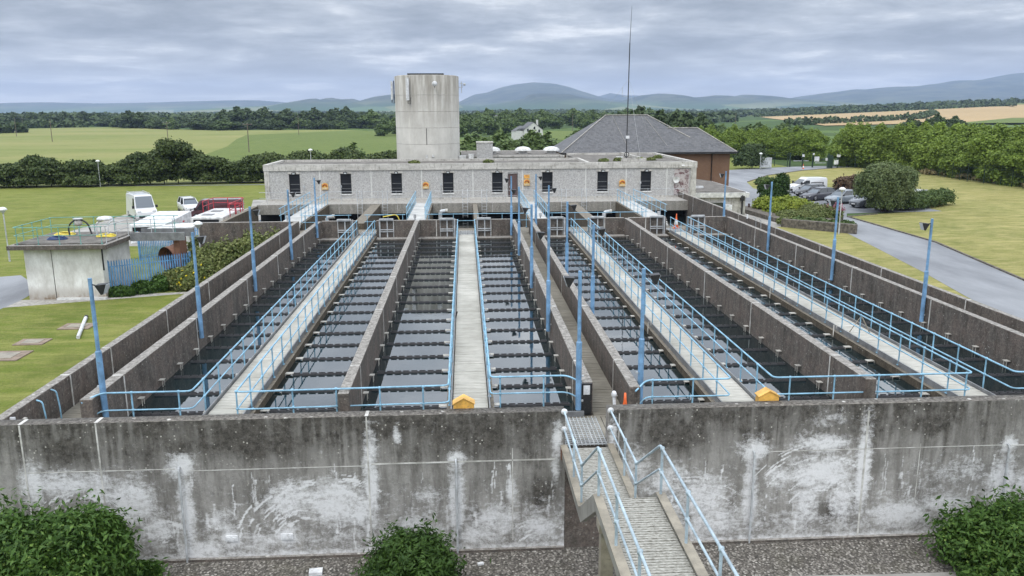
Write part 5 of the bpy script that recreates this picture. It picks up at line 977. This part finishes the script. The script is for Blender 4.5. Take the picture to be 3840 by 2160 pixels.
def trunk(mb,h_,r_,g,branches=4):
    mb.tube([(0,0,0),(g.normal()*.1,g.normal()*.1,h_*.4),(g.normal()*.2,g.normal()*.2,h_*.75)],[r_,r_*.75,r_*.35],7)
    for k in range(branches):
        a_=g.random()*6.28; z0=h_*(.28+.1*k); mb.tube([(0,0,z0),(math.cos(a_)*h_*.14,math.sin(a_)*h_*.14,z0+h_*.14),(math.cos(a_)*h_*.25,math.sin(a_)*h_*.25,z0+h_*.3)],[r_*.45,r_*.3,r_*.1],5)
    return mb
def lobes_tree(g,h_=10,wd=3.2,n=9,base=.22):
    out=[]
    for k in range(n):
        a_=g.random()*6.28; z=h_*(base+ (0.95-base)*((k+.5)/n)); prof=math.sin(math.pi*min(1,max(.12,(z/h_-base+.18)/(1.12-base))))**.8; r_=wd*prof
        out.append((math.cos(a_)*r_*.5,math.sin(a_)*r_*.5,z-h_*.05,r_*.62+.4,r_*.62+.4,h_*.14+.3))
    out.append((0,0,h_*.55,wd*.7,wd*.7,h_*.33)); return out
def tree_proto(name,mat,seed,nleaf,size,h_=10,wd=3.2,label='',cat='tree',group=None,single=False,base=.22):
    g=np.random.default_rng(seed); lb=lobes_tree(g,h_,wd,base=base); V,F=crown(lb,nleaf,size,g)
    t=empty(name,(0,0,0),0,label,cat,group)
    meshobj('crown',mesh_from([(V,F,mat)],'crown'),t); trunk(MB(),h_*.8,h_*.028,g).build('trunk','bark',t)
    return t
def plant_trees(protos,spots,label,group,cat='tree'):
    """spots: (x,y,height,widthfactor); the first use of each prototype moves it, later ones are copies"""
    for i,(x,y,h_,wf) in enumerate(spots):
        p=protos[i%len(protos)]
        if p.get('used'): o=copy_tree(p['o'])
        else: o=p['o']; p['used']=True
        o.location=(x,y,gz(x,y)-.1); s_=h_/10; o.scale=(s_*wf,s_*wf,s_); o.rotation_euler.z=random.uniform(0,6.28); tag(o,label,cat,group)
def protoset(mat,seeds,nleaf,size,**k): return [{'o':tree_proto('broadleaf_tree',mat,s_,nleaf,size,**k)} for s_ in seeds]
def along(pts,step,jx=1.5,rows=1,rowd=5,hmin=8,hmax=11,wmin=.8,wmax=1.2):
    out=[]
    for i in range(len(pts)-1):
        a_,b_=Vector(pts[i]),Vector(pts[i+1]); d=b_-a_; n=max(1,int(d.length/step)); nv=Vector((-d.y,d.x)).normalized()
        for r_ in range(rows):
            for k in range(n):
                p=a_+d*((k+random.random()*.7)/n)+nv*(r_*rowd+random.uniform(-jx,jx)); out.append((p.x,p.y,random.uniform(hmin,hmax),random.uniform(wmin,wmax)))
    return out
# bright planted row behind the mesh fence (right)
rowp=protoset('leaf_row',(21,22,23,24),11000,.24,wd=3.4,base=.06)
plant_trees(rowp,along([(92,92),(91,118),(91,135),(93,152),(88,166),(80,172)],2.7,.8,2,4.0,8.7,9.3,1.0,1.25),'bright green young tree in the dense row behind the dark mesh fence','trees in the row behind the mesh fence')
plant_trees(rowp,along([(86,190),(74,208),(58,214),(44,216)],3.6,1.5,2,4.5,6.6,8.2,1.1,1.4),'bright green young tree in the row beyond the entrance drive','trees beyond the entrance drive')
wood=protoset('leaf_wood',(31,32,33),2200,.62,wd=4.2,base=.1)
mid=protoset('leaf_mid',(41,42,43),2600,.55,wd=4.0,base=.1)
plant_trees(wood,along([(44,232),(60,236),(78,240)],7,2,2,7,9.5,13,1.0,1.3),'tall dark tree behind the slate-roofed hall','tall dark trees behind the hall')
plant_trees(mid,along([(66,246),(88,262),(104,284),(124,292)],6,3,2,8,5.0,7.6,1.0,1.6),'mid green tree between the bright row and the golden field','trees before the golden field')
plant_trees(wood,[(195,330,9.6,1.5),(204,334,8.8,1.4),(187,336,8.4,1.4)],'big dark round tree standing before the golden field','big dark trees before the golden field')
plant_trees(mid,along([(-2,150),(8,156),(20,160),(32,158)],4.2,2,2,6,6.2,8.2,1.0,1.5),'bushy green tree rising behind the flat roof right of the tower','trees behind the flat roof')
plant_trees(mid,along([(-22,148),(-15,150),(-8,149)],4.5,1.5,1,6,5.0,6.2,1.2,1.6),'low bushy tree left of the tower behind the roof','bushes left of the tower')
plant_trees(mid,along([(-2,380),(12,420),(40,520),(75,560),(110,520)],11,8,3,22,7,11,1.1,1.7),'mid green tree around the white gabled house','trees around the white house')
plant_trees(mid,along([(-40,560),(-20,600),(40,640),(110,640),(180,700)],16,10,2,30,9,14,1.2,1.8),'round tree in the hedgerows beyond the white house','hedgerow trees beyond the white house')
plant_trees(wood+mid[:2]+wood,along([(-330,760),(-303,722),(-250,650),(-200,590),(-163,550),(-120,552),(-81,552),(-50,560)],11,6,4,22,5.2,8.2,1.6,2.6),'dark round tree in the wood along the far edge of the meadow','trees along the far edge of the meadow')
plant_trees(wood,along([(-165,590),(-135,605),(-105,600),(-75,590)],10,6,2,16,11,15.5,1.2,1.6),'tall dark tree in the humped wood left of the tower','tall trees left of the tower')
plant_trees(wood,along([(-400,760),(-360,740),(-335,720)],16,8,2,18,10,13,1.3,1.8),'dark tree at the left edge beyond the small green field','trees beyond the small left field')
plant_trees(wood,[(-252,640,13,1.6),(-240,632,12,1.5),(-262,660,11,1.5)],'broad dark tree in the gap at the left end of the wood','broad dark trees at the left end of the wood')
# hedge on the left
g=np.random.default_rng(77)
def hedge(name,pts,h_fn,wd,n,size,mat,label,asp=1.0,lobstep=1.6):
    lob=[]
    for i in range(len(pts)-1):
        a_,b_=Vector(pts[i]),Vector(pts[i+1]); d=b_-a_; m_=max(2,int(d.length/lobstep))
        for k in range(m_):
            p=a_+d*(k/m_); hh=h_fn(p.x,p.y)*(.85+.3*g.random())
            for z in (.25,.6,.85): lob.append((p.x+g.normal()*.4,p.y+g.normal()*wd*.25,hh*z,1.5+g.random(),wd*.55,hh*.24))
    V,F=crown(lob,n,size,g,asp); t=empty(name,(0,0,0),0,label,'hedge'); meshobj('foliage',mesh_from([(V,F,mat)],'foliage'),t)
    q=MB()
    for i in range(len(pts)-1):
        a_,b_=Vector(pts[i]),Vector(pts[i+1]); d=b_-a_
        for k in range(int(d.length/2.2)): p=a_+d*(k/(d.length/2.2)); q.tube([(p.x,p.y,0),(p.x+.2,p.y,h_fn(p.x,p.y)*.7)],[.09,.03],5)
    q.build('stem','bark',t); return t
def hf(x,y):
    h_=4.5+.5*math.sin(x*.35)+.35*math.sin(x*.9+1); h_+=2.6*math.exp(-((x+48)/6.5)**2); h_+=1.9*math.exp(-((x+22.5)/5)**2); return h_*.78
hedge('hedge',[(-95,133.8),(-74,136.2),(-59,138.6),(-40,141),(-12,143)],hf,3.6,130000,.27,'leaf_hedge','long tall dark hedge between the left lawn and the meadow')
hedge('hedge',[(-420,452),(-300,470),(-262,520)],lambda x,y:5,9,3500,2.2,'leaf_wood','dark scrubby hedge at the left end of the meadow',lobstep=7)
for pts,lb in (([(-420,600),(-300,690)],'thin far hedge left of the wood'),([(240,595),(430,760),(560,960)],'dark hedge along the left edge of the golden field'),([(430,1190),(620,1160),(780,1125)],'dark hedge along the top of the golden field'),([(555,745),(700,780),(860,790),(1100,830)],'dark hedge across the right golden fields'),([(620,690),(760,680),(920,660)],'low dark hedge under the right golden fields')):
    n_=len(pts); lob=[]
    for i in range(n_-1):
        a_,b_=Vector(pts[i]),Vector(pts[i+1]); d=b_-a_; m_=max(2,int(d.length/9))
        for k in range(m_): p=a_+d*(k/m_); lob.append((p.x,p.y,gz(p.x,p.y)+2.0,6,4,2.6+1.6*g.random()))
    V,F=crown(lob,1500,2.2,g); o=meshobj('hedgerow',mesh_from([(V,F,'leaf_wood')],'hedgerow')); tag(o,lb,'hedge')
# far woodland and hedgerows: one mass
P=[]; gg=np.random.default_rng(5)
def addline(x0,y0,x1,y1,st):
    n=int(math.hypot(x1-x0,y1-y0)/st)
    for k in range(n): t_=(k+gg.random())/n; P.append((x0+(x1-x0)*t_+gg.normal()*4,y0+(y1-y0)*t_+gg.normal()*6))
for k in range(230):
    y=780+3400*gg.random()**1.9; x=(gg.random()*1.6-.8)*y*.95; a_=gg.random()*3.14; l_=150+350*gg.random(); addline(x-l_*math.cos(a_)/2,y-l_*math.sin(a_)/5,x+l_*math.cos(a_)/2,y+l_*math.sin(a_)/5,11)
for k in range(60):
    y=830+2600*gg.random()**1.5; x=(gg.random()*1.6-.8)*y*.9; 
    for j in range(45): P.append((x+gg.normal()*90,y+gg.normal()*45))
P=np.array([p for p in P if not (p[1]<1200 and 180+0*p[0]<p[0]<1300 and p[0]/p[1]>.33) and not (p[1]<800 and -330<p[0]<60)])
n=len(P); K=20; base=np.repeat(np.column_stack([P,[gz(x,y) for x,y in P]]),K,0); rad_=np.repeat(4.2+2.8*gg.random(n),K); D=gg.normal(size=(n*K,3)); D/=np.linalg.norm(D,axis=1)[:,None]; D[:,2]=np.abs(D[:,2])
PP=base+D*rad_[:,None]*np.array([1,1,1.15])+np.array([0,0,1.5]); Nn=D+gg.normal(size=D.shape)*.4; Nn/=np.linalg.norm(Nn,axis=1)[:,None]
V,F=quads(PP,Nn,3.6,1.0,gg); o=meshobj('far_woodland',mesh_from([(V,F,'leaf_wood')],'far_woodland')); o['kind']='stuff'; o['label']='far woods and hedgerows merging across the plain'
# scrub behind the palisade and other shrubs
def shrub(name,lobes,n,size,mat,label,asp=1.0,extra=(),cat='shrub',stem=True,group=None,**k):
    t=empty(name,(0,0,0),0,label,cat,group); parts=[(*crown(lobes,n,size,g,asp,**k),mat)]
    for m_,n2_,s2,lb2 in extra: parts.append((*crown(lb2 or lobes,n2_,s2,g,1.0,shell=.95,low=-.1),m_))
    meshobj('foliage',mesh_from(parts,'foliage'),t)
    if stem:
        q=MB(); xs=[l[0] for l in lobes]; ys=[l[1] for l in lobes]; zs=max(l[2] for l in lobes); zb=k.get('zb',0)
        for j in range(6): q.tube([(np.mean(xs)+g.normal()*.3,np.mean(ys)+g.normal()*.2,zb),(np.mean(xs)+g.normal()*max(.2,np.ptp(xs)*.3),np.mean(ys)+g.normal()*.3,zs*.9)],[.05,.02],5)
        q.build('stem','bark',t)
    return t
lob=[]
for k in range(46):
    t_=g.random(); x=-19.3+t_*6.0; y=55.2+t_*1.2+2.6*g.random(); hh=(1.2+1.7*g.random())*(.75+.5*t_)
    lob.append((x,y,hh*.5,.95,.8,hh*.6))
shrub('scrub',[l for l in lob if l[0]<-13.2],70000,.12,'leaf_scrub','tangled green and brown scrub between the palisade fence and the outer wall')
shrub('scrub',[(-18.9,54.9,.6,1.0,.7,.9),(-19.9,55.3,.5,.8,.6,.8),(-17.8,55.0,.8,1.0,.7,1.1)],18000,.1,'leaf_scrub','yellow-flecked bramble heap at the foot of the scrub',extra=(('petal_yellow',140,.10,None),))
shrub('ivy_clump',[(-22.7,53.3,.25,.9,.4,.4),(-21.5,54.0,.3,.7,.4,.55),(-20.6,54.6,.3,.5,.4,.8)],9000,.11,'leaf_laurel','dark ivy climbing the bottom of the palisade fence')
shrub('scrub',[(-19+2*k,60.5+g.normal()*.3,1.6,1.6,.9,1.3) for k in range(3)],4000,.22,'leaf_scrub','low scrub behind the grey mottled wall')
# big round bush by the cars
lob=[(48.8,92.4,2.9,2.8,2.4,2.3),(47.0,91.6,3.1,1.8,1.8,1.9),(50.6,92.8,3.0,2.0,2.0,1.9),(48.8,92,4.4,2.2,2.0,1.3),(48.2,91.4,1.4,1.5,1.3,1.4),(49.6,91.8,1.2,1.4,1.3,1.2),(51.6,92.4,4.0,1.1,1.1,1.1),(46.6,91.2,4.0,1.0,1.0,1.0)]
shrub('round_bush',lob,60000,.14,'leaf_willow','large round grey-green bush at the end of the parked cars',asp=1.6)
shrub('low_hedge',[(52.5+k*1.25,93.2+k*.9,.9,1.2,1.2,1.1) for k in range(7)],18000,.13,'leaf_mid','low clipped hedge right of the big round bush')
shrub('low_hedge',[(53.5+k*1.3,112+k*.8,1.2,1.4,1.3,1.3) for k in range(5)],5000,.24,'leaf_red','reddish shrub behind the small white van')
shrub('dark_conifer',[(57.0,163.4,1.6,2.4,1.6,1.8),(58.8,163.6,2.4,2.2,1.6,2.4),(57.8,164,3.6,1.5,1.2,1.4),(60.2,163.5,1.5,1.6,1.3,1.6)],16000,.2,'leaf_wood','dark spreading shrub beside the lamp at the drive bend')
shrub('dark_conifer',[(36.2,94.6,1.2,1.2,1.1,1.4),(37.4,95.4,2.0,1.3,1.2,1.8),(38.0,95.6,3.2,.8,.8,1.1),(36.0,96,2.4,.8,.8,.8)],14000,.13,'leaf_deep','dark upright conifer in the planted bed by the road')
shrub('juniper',[(35.2,92.8,.9,1.5,1.5,.9),(36.8,90.6,1.1,1.8,1.8,1.0),(37.2,88.4,1.0,1.7,1.6,.9),(35.6,89.8,.7,1.6,1.8,.7)],26000,.13,'leaf_juniper','golden green spreading juniper in the planted bed')
shrub('flowering_shrub',[(38.0,86.4,.8,1.5,1.6,.9),(39.2,84.9,.8,1.2,1.4,.9),(37.0,84.6,.6,1.6,1.3,.7),(35.3,86.0,.5,1.5,1.5,.6)],18000,.11,'leaf_scrub','pink-flowering shrub at the near end of the planted bed',extra=(('petal_pink',500,.11,[(39.6,84.9,1.2,.9,1.1,.8)]),))
shrub('heather_clump',[(33.0+k*.75+g.normal()*.2,82.0-abs(k-4)*.0+g.normal()*.3+(0 if k<5 else (k-4)*.7),.4,.7,.5,.45) for k in range(11)],5000,.12,'leaf_scrub','dark ground plants spilling over the front of the raised bed')
shrub('heather_clump',[(34.2+k*.9,81.2-k*.75+g.normal()*.2,.45,.8,.7,.55) for k in range(5)],3500,.14,'leaf_mid','green ground plants growing over the low stone wall')
shrub('small_shrub',[(48.0,128.0,.5,1.6,.9,.7),(50.2,127.4,.4,1.2,.8,.5)],1500,.25,'leaf_mid','small shrub on the dry grass island inside the bend')
t=tag(MB().prism([(32.2,94.5),(34.0,95.5),(39.6,88),(40.6,84.6),(37.6,82.0),(33.2,82.4)],0,.5).build('raised_bed','rubble_stone',bevel=.05),'raised stone bed holding the juniper and pink shrub','planter')
t=tag(MB().add([(32.3,80.9,0),(37.5,75.3,0),(37.8,75.7,0),(32.6,81.3,0),(32.3,80.9,.85),(37.5,75.3,.95),(37.8,75.7,.95),(32.6,81.3,.85)],[(0,1,5,4),(1,2,6,5),(2,3,7,6),(3,0,4,7),(4,5,6,7)]).build('stone_wall','rubble_stone',bevel=.06),'low rubble stone wall by the mushroom lamp','wall')
tag(MB().tube([(33.5,94,0),(33.5,94,.95)],.12,10).build('bollard','brown_door'),'brown bollard on the paving beside the planted bed','bollard')
tag(MB().tube([(33.3,86.4,0),(33.3,86.4,.9)],.05,8).build('marker_post','sign_white'),'thin white marker post behind the outer right wall','post')
struct(MB().box(31.2,33.6,81,95,0,.03).build('pavement','pavement_concrete'))
# foreground bushes
def leafy_bush(name,lobes,n,size,mat,label,asp,top,mat2=None,n2_=0,zcut=None):
    t=empty(name,(0,0,0),0,label,'bush'); parts=[(*crown(lobes,n,size,g,asp,shell=.7,low=-.9,up_=.55,noise_=.3),mat)]
    # upright shoots: rosettes of leaves round short stems
    w=len(lobes); idx=g.integers(0,w,top); Lb=np.array(lobes)[idx]; D=g.normal(size=(top,3)); D[:,2]=np.abs(D[:,2])*1.2+.1; D[:,1]-=.25; D/=np.linalg.norm(D,axis=1)[:,None]; C=Lb[:,:3]+D*Lb[:,3:6]*(1.0+.10*g.random(top)**4)[:,None]
    K=9; Cc=np.repeat(C,K,0); Dd=np.repeat(D*.5+np.array([0,0,.7]),K,0)+g.normal(size=(top*K,3))*.5; Dd/=np.linalg.norm(Dd,axis=1)[:,None]
    side=np.cross(Dd,g.normal(size=Dd.shape)); side/=np.linalg.norm(side,axis=1)[:,None]; ln=size*1.5*(.7+.6*g.random(top*K))[:,None]; wd=ln*.17
    A=Cc+Dd*ln*.05; M_=Cc+Dd*ln*.55; E_=Cc+Dd*ln+np.array([0,0,-.1])*ln
    V=np.stack([A,M_-side*wd,E_,M_+side*wd],1).reshape(-1,3); parts.append((V,np.arange(len(V)).reshape(-1,4),mat))
    if mat2: parts.append((*crown([l for l in lobes if l[6:]==() or True][:mat2[1]],n2_,size*.75,g,1.15,shell=.96,low=-.2,up_=.6),mat2[0]))
    meshobj('foliage',mesh_from(parts,'foliage'),t)
    q=MB(); xs=[l[0] for l in lobes]; ys=[l[1] for l in lobes]
    for j in range(9): q.tube([(np.mean(xs)+g.normal()*.25,np.mean(ys)+g.normal()*.15,0),(np.mean(xs)+g.normal()*np.ptp(xs)*.28,np.mean(ys)+g.normal()*.25,1.2)],[.05,.02],6)
    q.build('stem','bark',t); return t
L1=[(-10.8,18.1,1.2,1.2,1.1,1.25),(-9.6,17.9,1.1,1.1,1.1,1.3),(-9.0,18.3,.8,.7,.8,1.0),(-11.9,18.1,1.2,1.1,1.1,1.3),(-9.0,18.4,1.75,.7,.7,.75),(-9.9,18.5,1.7,.6,.6,.7),(-11.1,18.3,1.85,.6,.7,.6),(-12.2,18.3,2.0,.7,.7,.6),(-10.9,17.3,.7,1.2,.8,.9),(-9.0,18.1,.4,.6,.6,.5),(-8.7,18.5,1.2,.5,.5,.7),(-8.2,18.9,.4,.5,.4,.35)]
L1=[(x-.12,y,z*.92,rx*.93,ry*.95,rz*.88) for x,y,z,rx,ry,rz in L1]
leafy_bush('leafy_bush',L1,60000,.062,'leaf_laurel','large dark leafy bush at the lower left corner with pale bramble leaves',2.8,14000,('leaf_bramble',4),3200)
L2=[(-1.5,18.2,.65,.85,.8,.80),(-2.0,18.1,.5,.55,.7,.6),(-1.0,18.15,.55,.55,.7,.7),(-1.45,18.3,1.1,.6,.5,.45),(-1.5,17.6,.4,.85,.5,.5)]
L2=[(x,y,z*.95,rx*.92,ry,rz*.92) for x,y,z,rx,ry,rz in L2]
b_=leafy_bush('leafy_bush',L2,45000,.05,'leaf_deep','compact dark green bush in the gravel bed, centre of the front wall',3.0,8000)
V,F=crown([(-1.15,16.7,.55,.16,.12,.10)],60,.05,g); meshobj('yellow_flower',mesh_from([(V,F,'petal_yellow')],'yellow_flower'),b_)
L3=[(13.1,18.6,.65,.85,.8,.75),(13.9,18.4,.8,1.1,.9,.95),(15.2,18.3,.85,1.2,1.0,1.0),(13.9,17.8,.5,1.1,.7,.6),(15.2,17.6,.55,1.3,.8,.65),(14.2,18.7,1.3,.7,.5,.4),(16.6,18.2,.9,1.2,1.0,1.0),(15.2,18.7,1.4,.8,.5,.4)]
L3=[(x+.15,y,z*.92,rx*.93,ry*.95,rz*.88) for x,y,z,rx,ry,rz in L3]
leafy_bush('leafy_bush',L3,60000,.062,'leaf_laurel','large leafy bush at the lower right corner, bramble leaves over it',2.8,10000,('leaf_bramble',8),9000)
tag(MB().obox((-4.05,19.35,.06),(.34,.24,.1),.1).build('ground_light','sign_white'),'small white box on the gravel left of the compact bush','box')
tag(MB().obox((.25,19.5,.04),(.16,.09,.05),.3).build('litter','sign_white'),'scrap of white litter on the gravel right of the compact bush','litter')
# weeds on the roof
for k,(x,y) in enumerate(((14.2,83),(15.9,84),(18.2,84),(19.4,84.5),(21.0,88),(2.4,82.5),(-5,82))):
    V,F=crown([(x,y,6.75,.5,.4,.22)],260,.14,g); tag(meshobj('roof_weed',mesh_from([(V,F,'leaf_scrub')],'roof_weed')),'clump of green weeds on the flat roof, %s along'%ORD[k],'weed','weeds on the flat roof')
# rough grass under the fence row
V,F=crown([(86+g.normal()*.8,100+k*1.1,.4,1.0,1.0,.5) for k in range(56)],7000,.3,g,asp=1.6); o=meshobj('tall_grass',mesh_from([(V,F,'reed')],'tall_grass')); o['kind']='stuff'; o['label']='dry tall grass at the foot of the mesh fence'

# ------------------------------------------------------------------ mesh fence, gate, signs, poles, houses
t=empty('mesh_fence',label='dark green mesh fence in front of the bright tree row',cat='fence')
fp=[(83.5,100),(84.0,118),(83.8,123),(82.8,130),(87,154),(78,165.5)]; q=MB()
for i in range(len(fp)-1):
    a_,b_=Vector((*fp[i],0)),Vector((*fp[i+1],0)); d=b_-a_; ang=math.atan2(d.y,d.x); n_=max(1,round(d.length/3))
    for k in range(n_): p=a_+d*(k/n_); MB().obox(p+Vector((0,0,1.5)),(.09,.09,3.0),ang).build('fence_post','green_post',t)
    for zz_ in (.3,1,1.7,2.4,2.9): q.obox((a_+b_)/2+Vector((0,0,zz_)),(d.length,.025,.025),ang)
    for k in range(int(d.length/.35)): q.obox(a_+d*(k*.35/d.length)+Vector((0,0,1.5)),(.012,.012,2.8),ang)
q.build('mesh_panel','green_post',t)
t=empty('mesh_fence',label='dark green mesh fence left of the entrance gate',cat='fence'); q=MB(); a_,b_=Vector((67.5,167.8,0)),Vector((46,206,0)); d=b_-a_; ang=math.atan2(d.y,d.x)
for k in range(14): MB().obox(a_+d*(k/13)+Vector((0,0,1.5)),(.1,.1,3.0),ang).build('fence_post','green_post',t)
for zz_ in (.3,1,1.7,2.4,2.9): q.obox((a_+b_)/2+Vector((0,0,zz_)),(d.length,.03,.03),ang)
q.build('mesh_panel','green_post',t)
t=empty('entrance_gate',label='dark entrance gate with white notices at the end of the drive',cat='gate')
for x,y in ((68,167.8),(70.2,166.6),(72.0,165.8),(74.6,164.2),(76.2,163.4)): MB().box(x-.12,x+.12,y-.12,y+.12,0,2.95).build('gate_post','green_post',t)
MB().box(74.3,75.3,163.6,164.2,0,2.6).build('gate_box','green_post',t)
for x0,x1,y,z in ((68.4,71.6,166.9,1.25),(72.2,74.5,165.0,.9)): MB().box(x0,x1,y,y+.08,z,z+.14).build('barrier_arm','galvanised',t)
for k,(x,y,z,w_,h_) in enumerate(((70.2,166.4,2.4,.5,.5),(72.0,165.6,2.75,.35,.35),(72.6,165.3,1.75,1.0,1.0),(74.1,164.0,1.75,.5,.55),(76.2,163.2,2.5,.7,.5),(75.8,163.3,1.2,.9,.9))): tag(MB().box(x-w_/2,x+w_/2,y-.1,y-.05,z-h_/2,z+h_/2).build('gate_notice','sign_white'),'white notice at the entrance gate, %s from the left'%ORD[k],'sign','white notices at the entrance gate')
t=tag(MB().box(59.8,62.0,162.2,162.5,.3,2.3).box(60.0,60.1,162.3,162.4,0,.3).box(61.7,61.8,162.3,162.4,0,.3).build('notice_board','galvanised'),'grey notice board seen from behind beside the dark shrub','notice board')
def pole(x,y,h_,lb,arm=True):
    t=empty('utility_pole',(x,y,gz(x,y)),random.uniform(-.3,.3),lb,'pole','wooden utility poles in the meadow'); MB().tube([(0,0,0),(.05,0,h_)],[.16,.11],7).build('shaft','wood_pole',t)
    if arm: MB().box(-1.3,1.3,-.08,.08,h_-.35,h_-.2).build('crossarm','wood_pole',t); MB().box(-1.2,-1.1,-.05,.05,h_-.2,h_).box(1.1,1.2,-.05,.05,h_-.2,h_).box(-.05,.05,-.05,.05,h_,h_+.2).build('insulator','sign_white',t)
for k,(x,y,h_,a_) in enumerate(((-227,433,9,0),(-170,351,9,0),(-120,342,7.8,1),(-63.8,248,8.4,1),(-85,431,9.6,0))): pole(x,y,h_,'wooden utility pole in the meadow, %s from the left'%ORD[k],a_)
for k,(x,y) in enumerate(((-330,640),(120,420),(140,420),(62,470))): pole(x,y,10,'thin far utility pole beyond the hedges, %s of four'%ORD[k],0)
t=empty('white_house',(28.5,338,0),R(12),'white gabled house with a grey roof beyond the flat roof','house')
MB().box(-4,4,0,8,0,4.0).extr([(-4,4.0),(4,4.0),(0,7.0)],0,8,'Y').box(-7.5,-4,1,7,0,3.6).build('wall','house_white',t)
MB().add([(-4.3,-.2,3.85),(0,-.2,7.15),(0,8.2,7.15),(-4.3,8.2,3.85),(4.3,-.2,3.85),(4.3,8.2,3.85)],[(0,1,2,3),(1,4,5,2)]).add([(-7.7,.8,3.55),(-4,.8,5.6),(-4,7.2,5.6),(-7.7,7.2,3.55),(-7.6,.7,3.55),(-4,.7,3.6)],[(0,1,2,3)]).build('roof','slate',t); MB().box(2.2,2.9,3,3.7,5,8.0).build('chimney','house_white',t)
for x,z in ((-2,1),(2,1),(-2.4,3.4),(.4,4.2),(2.4,3.0)): MB().box(x-.35,x+.35,-.05,0,z,z+1.1).build('window','dark_glass',t)
t=empty('white_house',(24.5,484,0),0,'pale square tower house half hidden among trees right of the tower','house'); MB().box(-3.4,3.4,0,6,0,6.4).build('wall','house_white',t); MB().box(-3.7,3.7,-.3,6.3,6.4,6.8).build('roof','plain_concrete',t)
for k,(x,y,w_,rz) in enumerate(((-250,960,20,.2),(-190,900,12,.1),(-330,1180,16,0),(-150,1150,14,.3),(60,1020,14,.1),(130,1150,12,.4),(-3,560,14,.1),(30,620,12,.2),(270,1000,12,.3),(620,1600,22,.1),(-420,1350,14,.2),(200,1300,18,.1))):
    t=empty('far_house',(x,y,gz(x,y)),rz,'small far white house among the trees on the plain, %s of twelve'%ORD[k],'house','small far houses on the plain')
    MB().box(-w_/2,w_/2,0,8,0,5.0).extr([(-w_/2,5),(w_/2,5),(w_/2,5.1),(-w_/2,5.1)],0,8,'Y').build('wall','house_white',t); MB().extr([(-.4,4.9),(8.4,4.9),(4,8.4)],-w_/2-.2,w_/2+.2,'X').build('roof','slate',t)
for k in range(4): tag(MB().tube([(-395+k*7,455+k*1.2,1),(-395+k*7,456.4+k*1.2,1)],1.0,12).build('hay_bale','tan_bale'),'pale round bale on the small left field, %s from the left'%ORD[k],'bale','pale bales in the fields')
for k in range(5): o=tag(MB().tube([(520+k*11,622-k*1.5,gz(520+k*11,622)+2.4),(520+k*11,624.5-k*1.5,gz(520+k*11,622)+2.4)],1.1,12).build('hay_bale','tan_bale'),'pale round bale on the small right green field, %s from the left'%ORD[k],'bale','pale bales in the fields')

# ------------------------------------------------------------------ air
hz_=MB().box(-12000,12000,-400,11300,-6,385).build('haze','lawn_green'); hm=bpy.data.materials.new('haze'); hm.use_nodes=True; nt_=hm.node_tree; nt_.nodes.clear()
o_=N(nt_,'ShaderNodeOutputMaterial'); pv=N(nt_,'ShaderNodeVolumePrincipled'); pv.inputs['Color'].default_value=(0.50,0.64,0.92,1); pv.inputs['Density'].default_value=9.5e-5; pv.inputs['Anisotropy'].default_value=0.0
L(nt_,pv.outputs[0],o_.inputs['Volume']); hz_.data.materials.clear(); hz_.data.materials.append(hm); hz_['kind']='stuff'; hz_['label']='pale blue air fading the far hills'

# move the origin of every composite thing to its own base
bpy.context.view_layer.update()
for o in list(COL.objects):
    if o.type=='EMPTY' and o.parent is None and o.location.length<1e-6 and o.children:
        lo=Vector((1e9,)*3); hi=-lo
        for c in o.children:
            if c.type!='MESH' or not c.data.vertices: continue
            for b in c.bound_box:
                p=c.matrix_local @ Vector(b); lo=Vector(map(min,lo,p)); hi=Vector(map(max,hi,p))
        if lo.x>1e8: continue
        base_=Vector(((lo.x+hi.x)/2,(lo.y+hi.y)/2,lo.z)); o.location=base_
        for c in o.children: c.location=c.location-base_
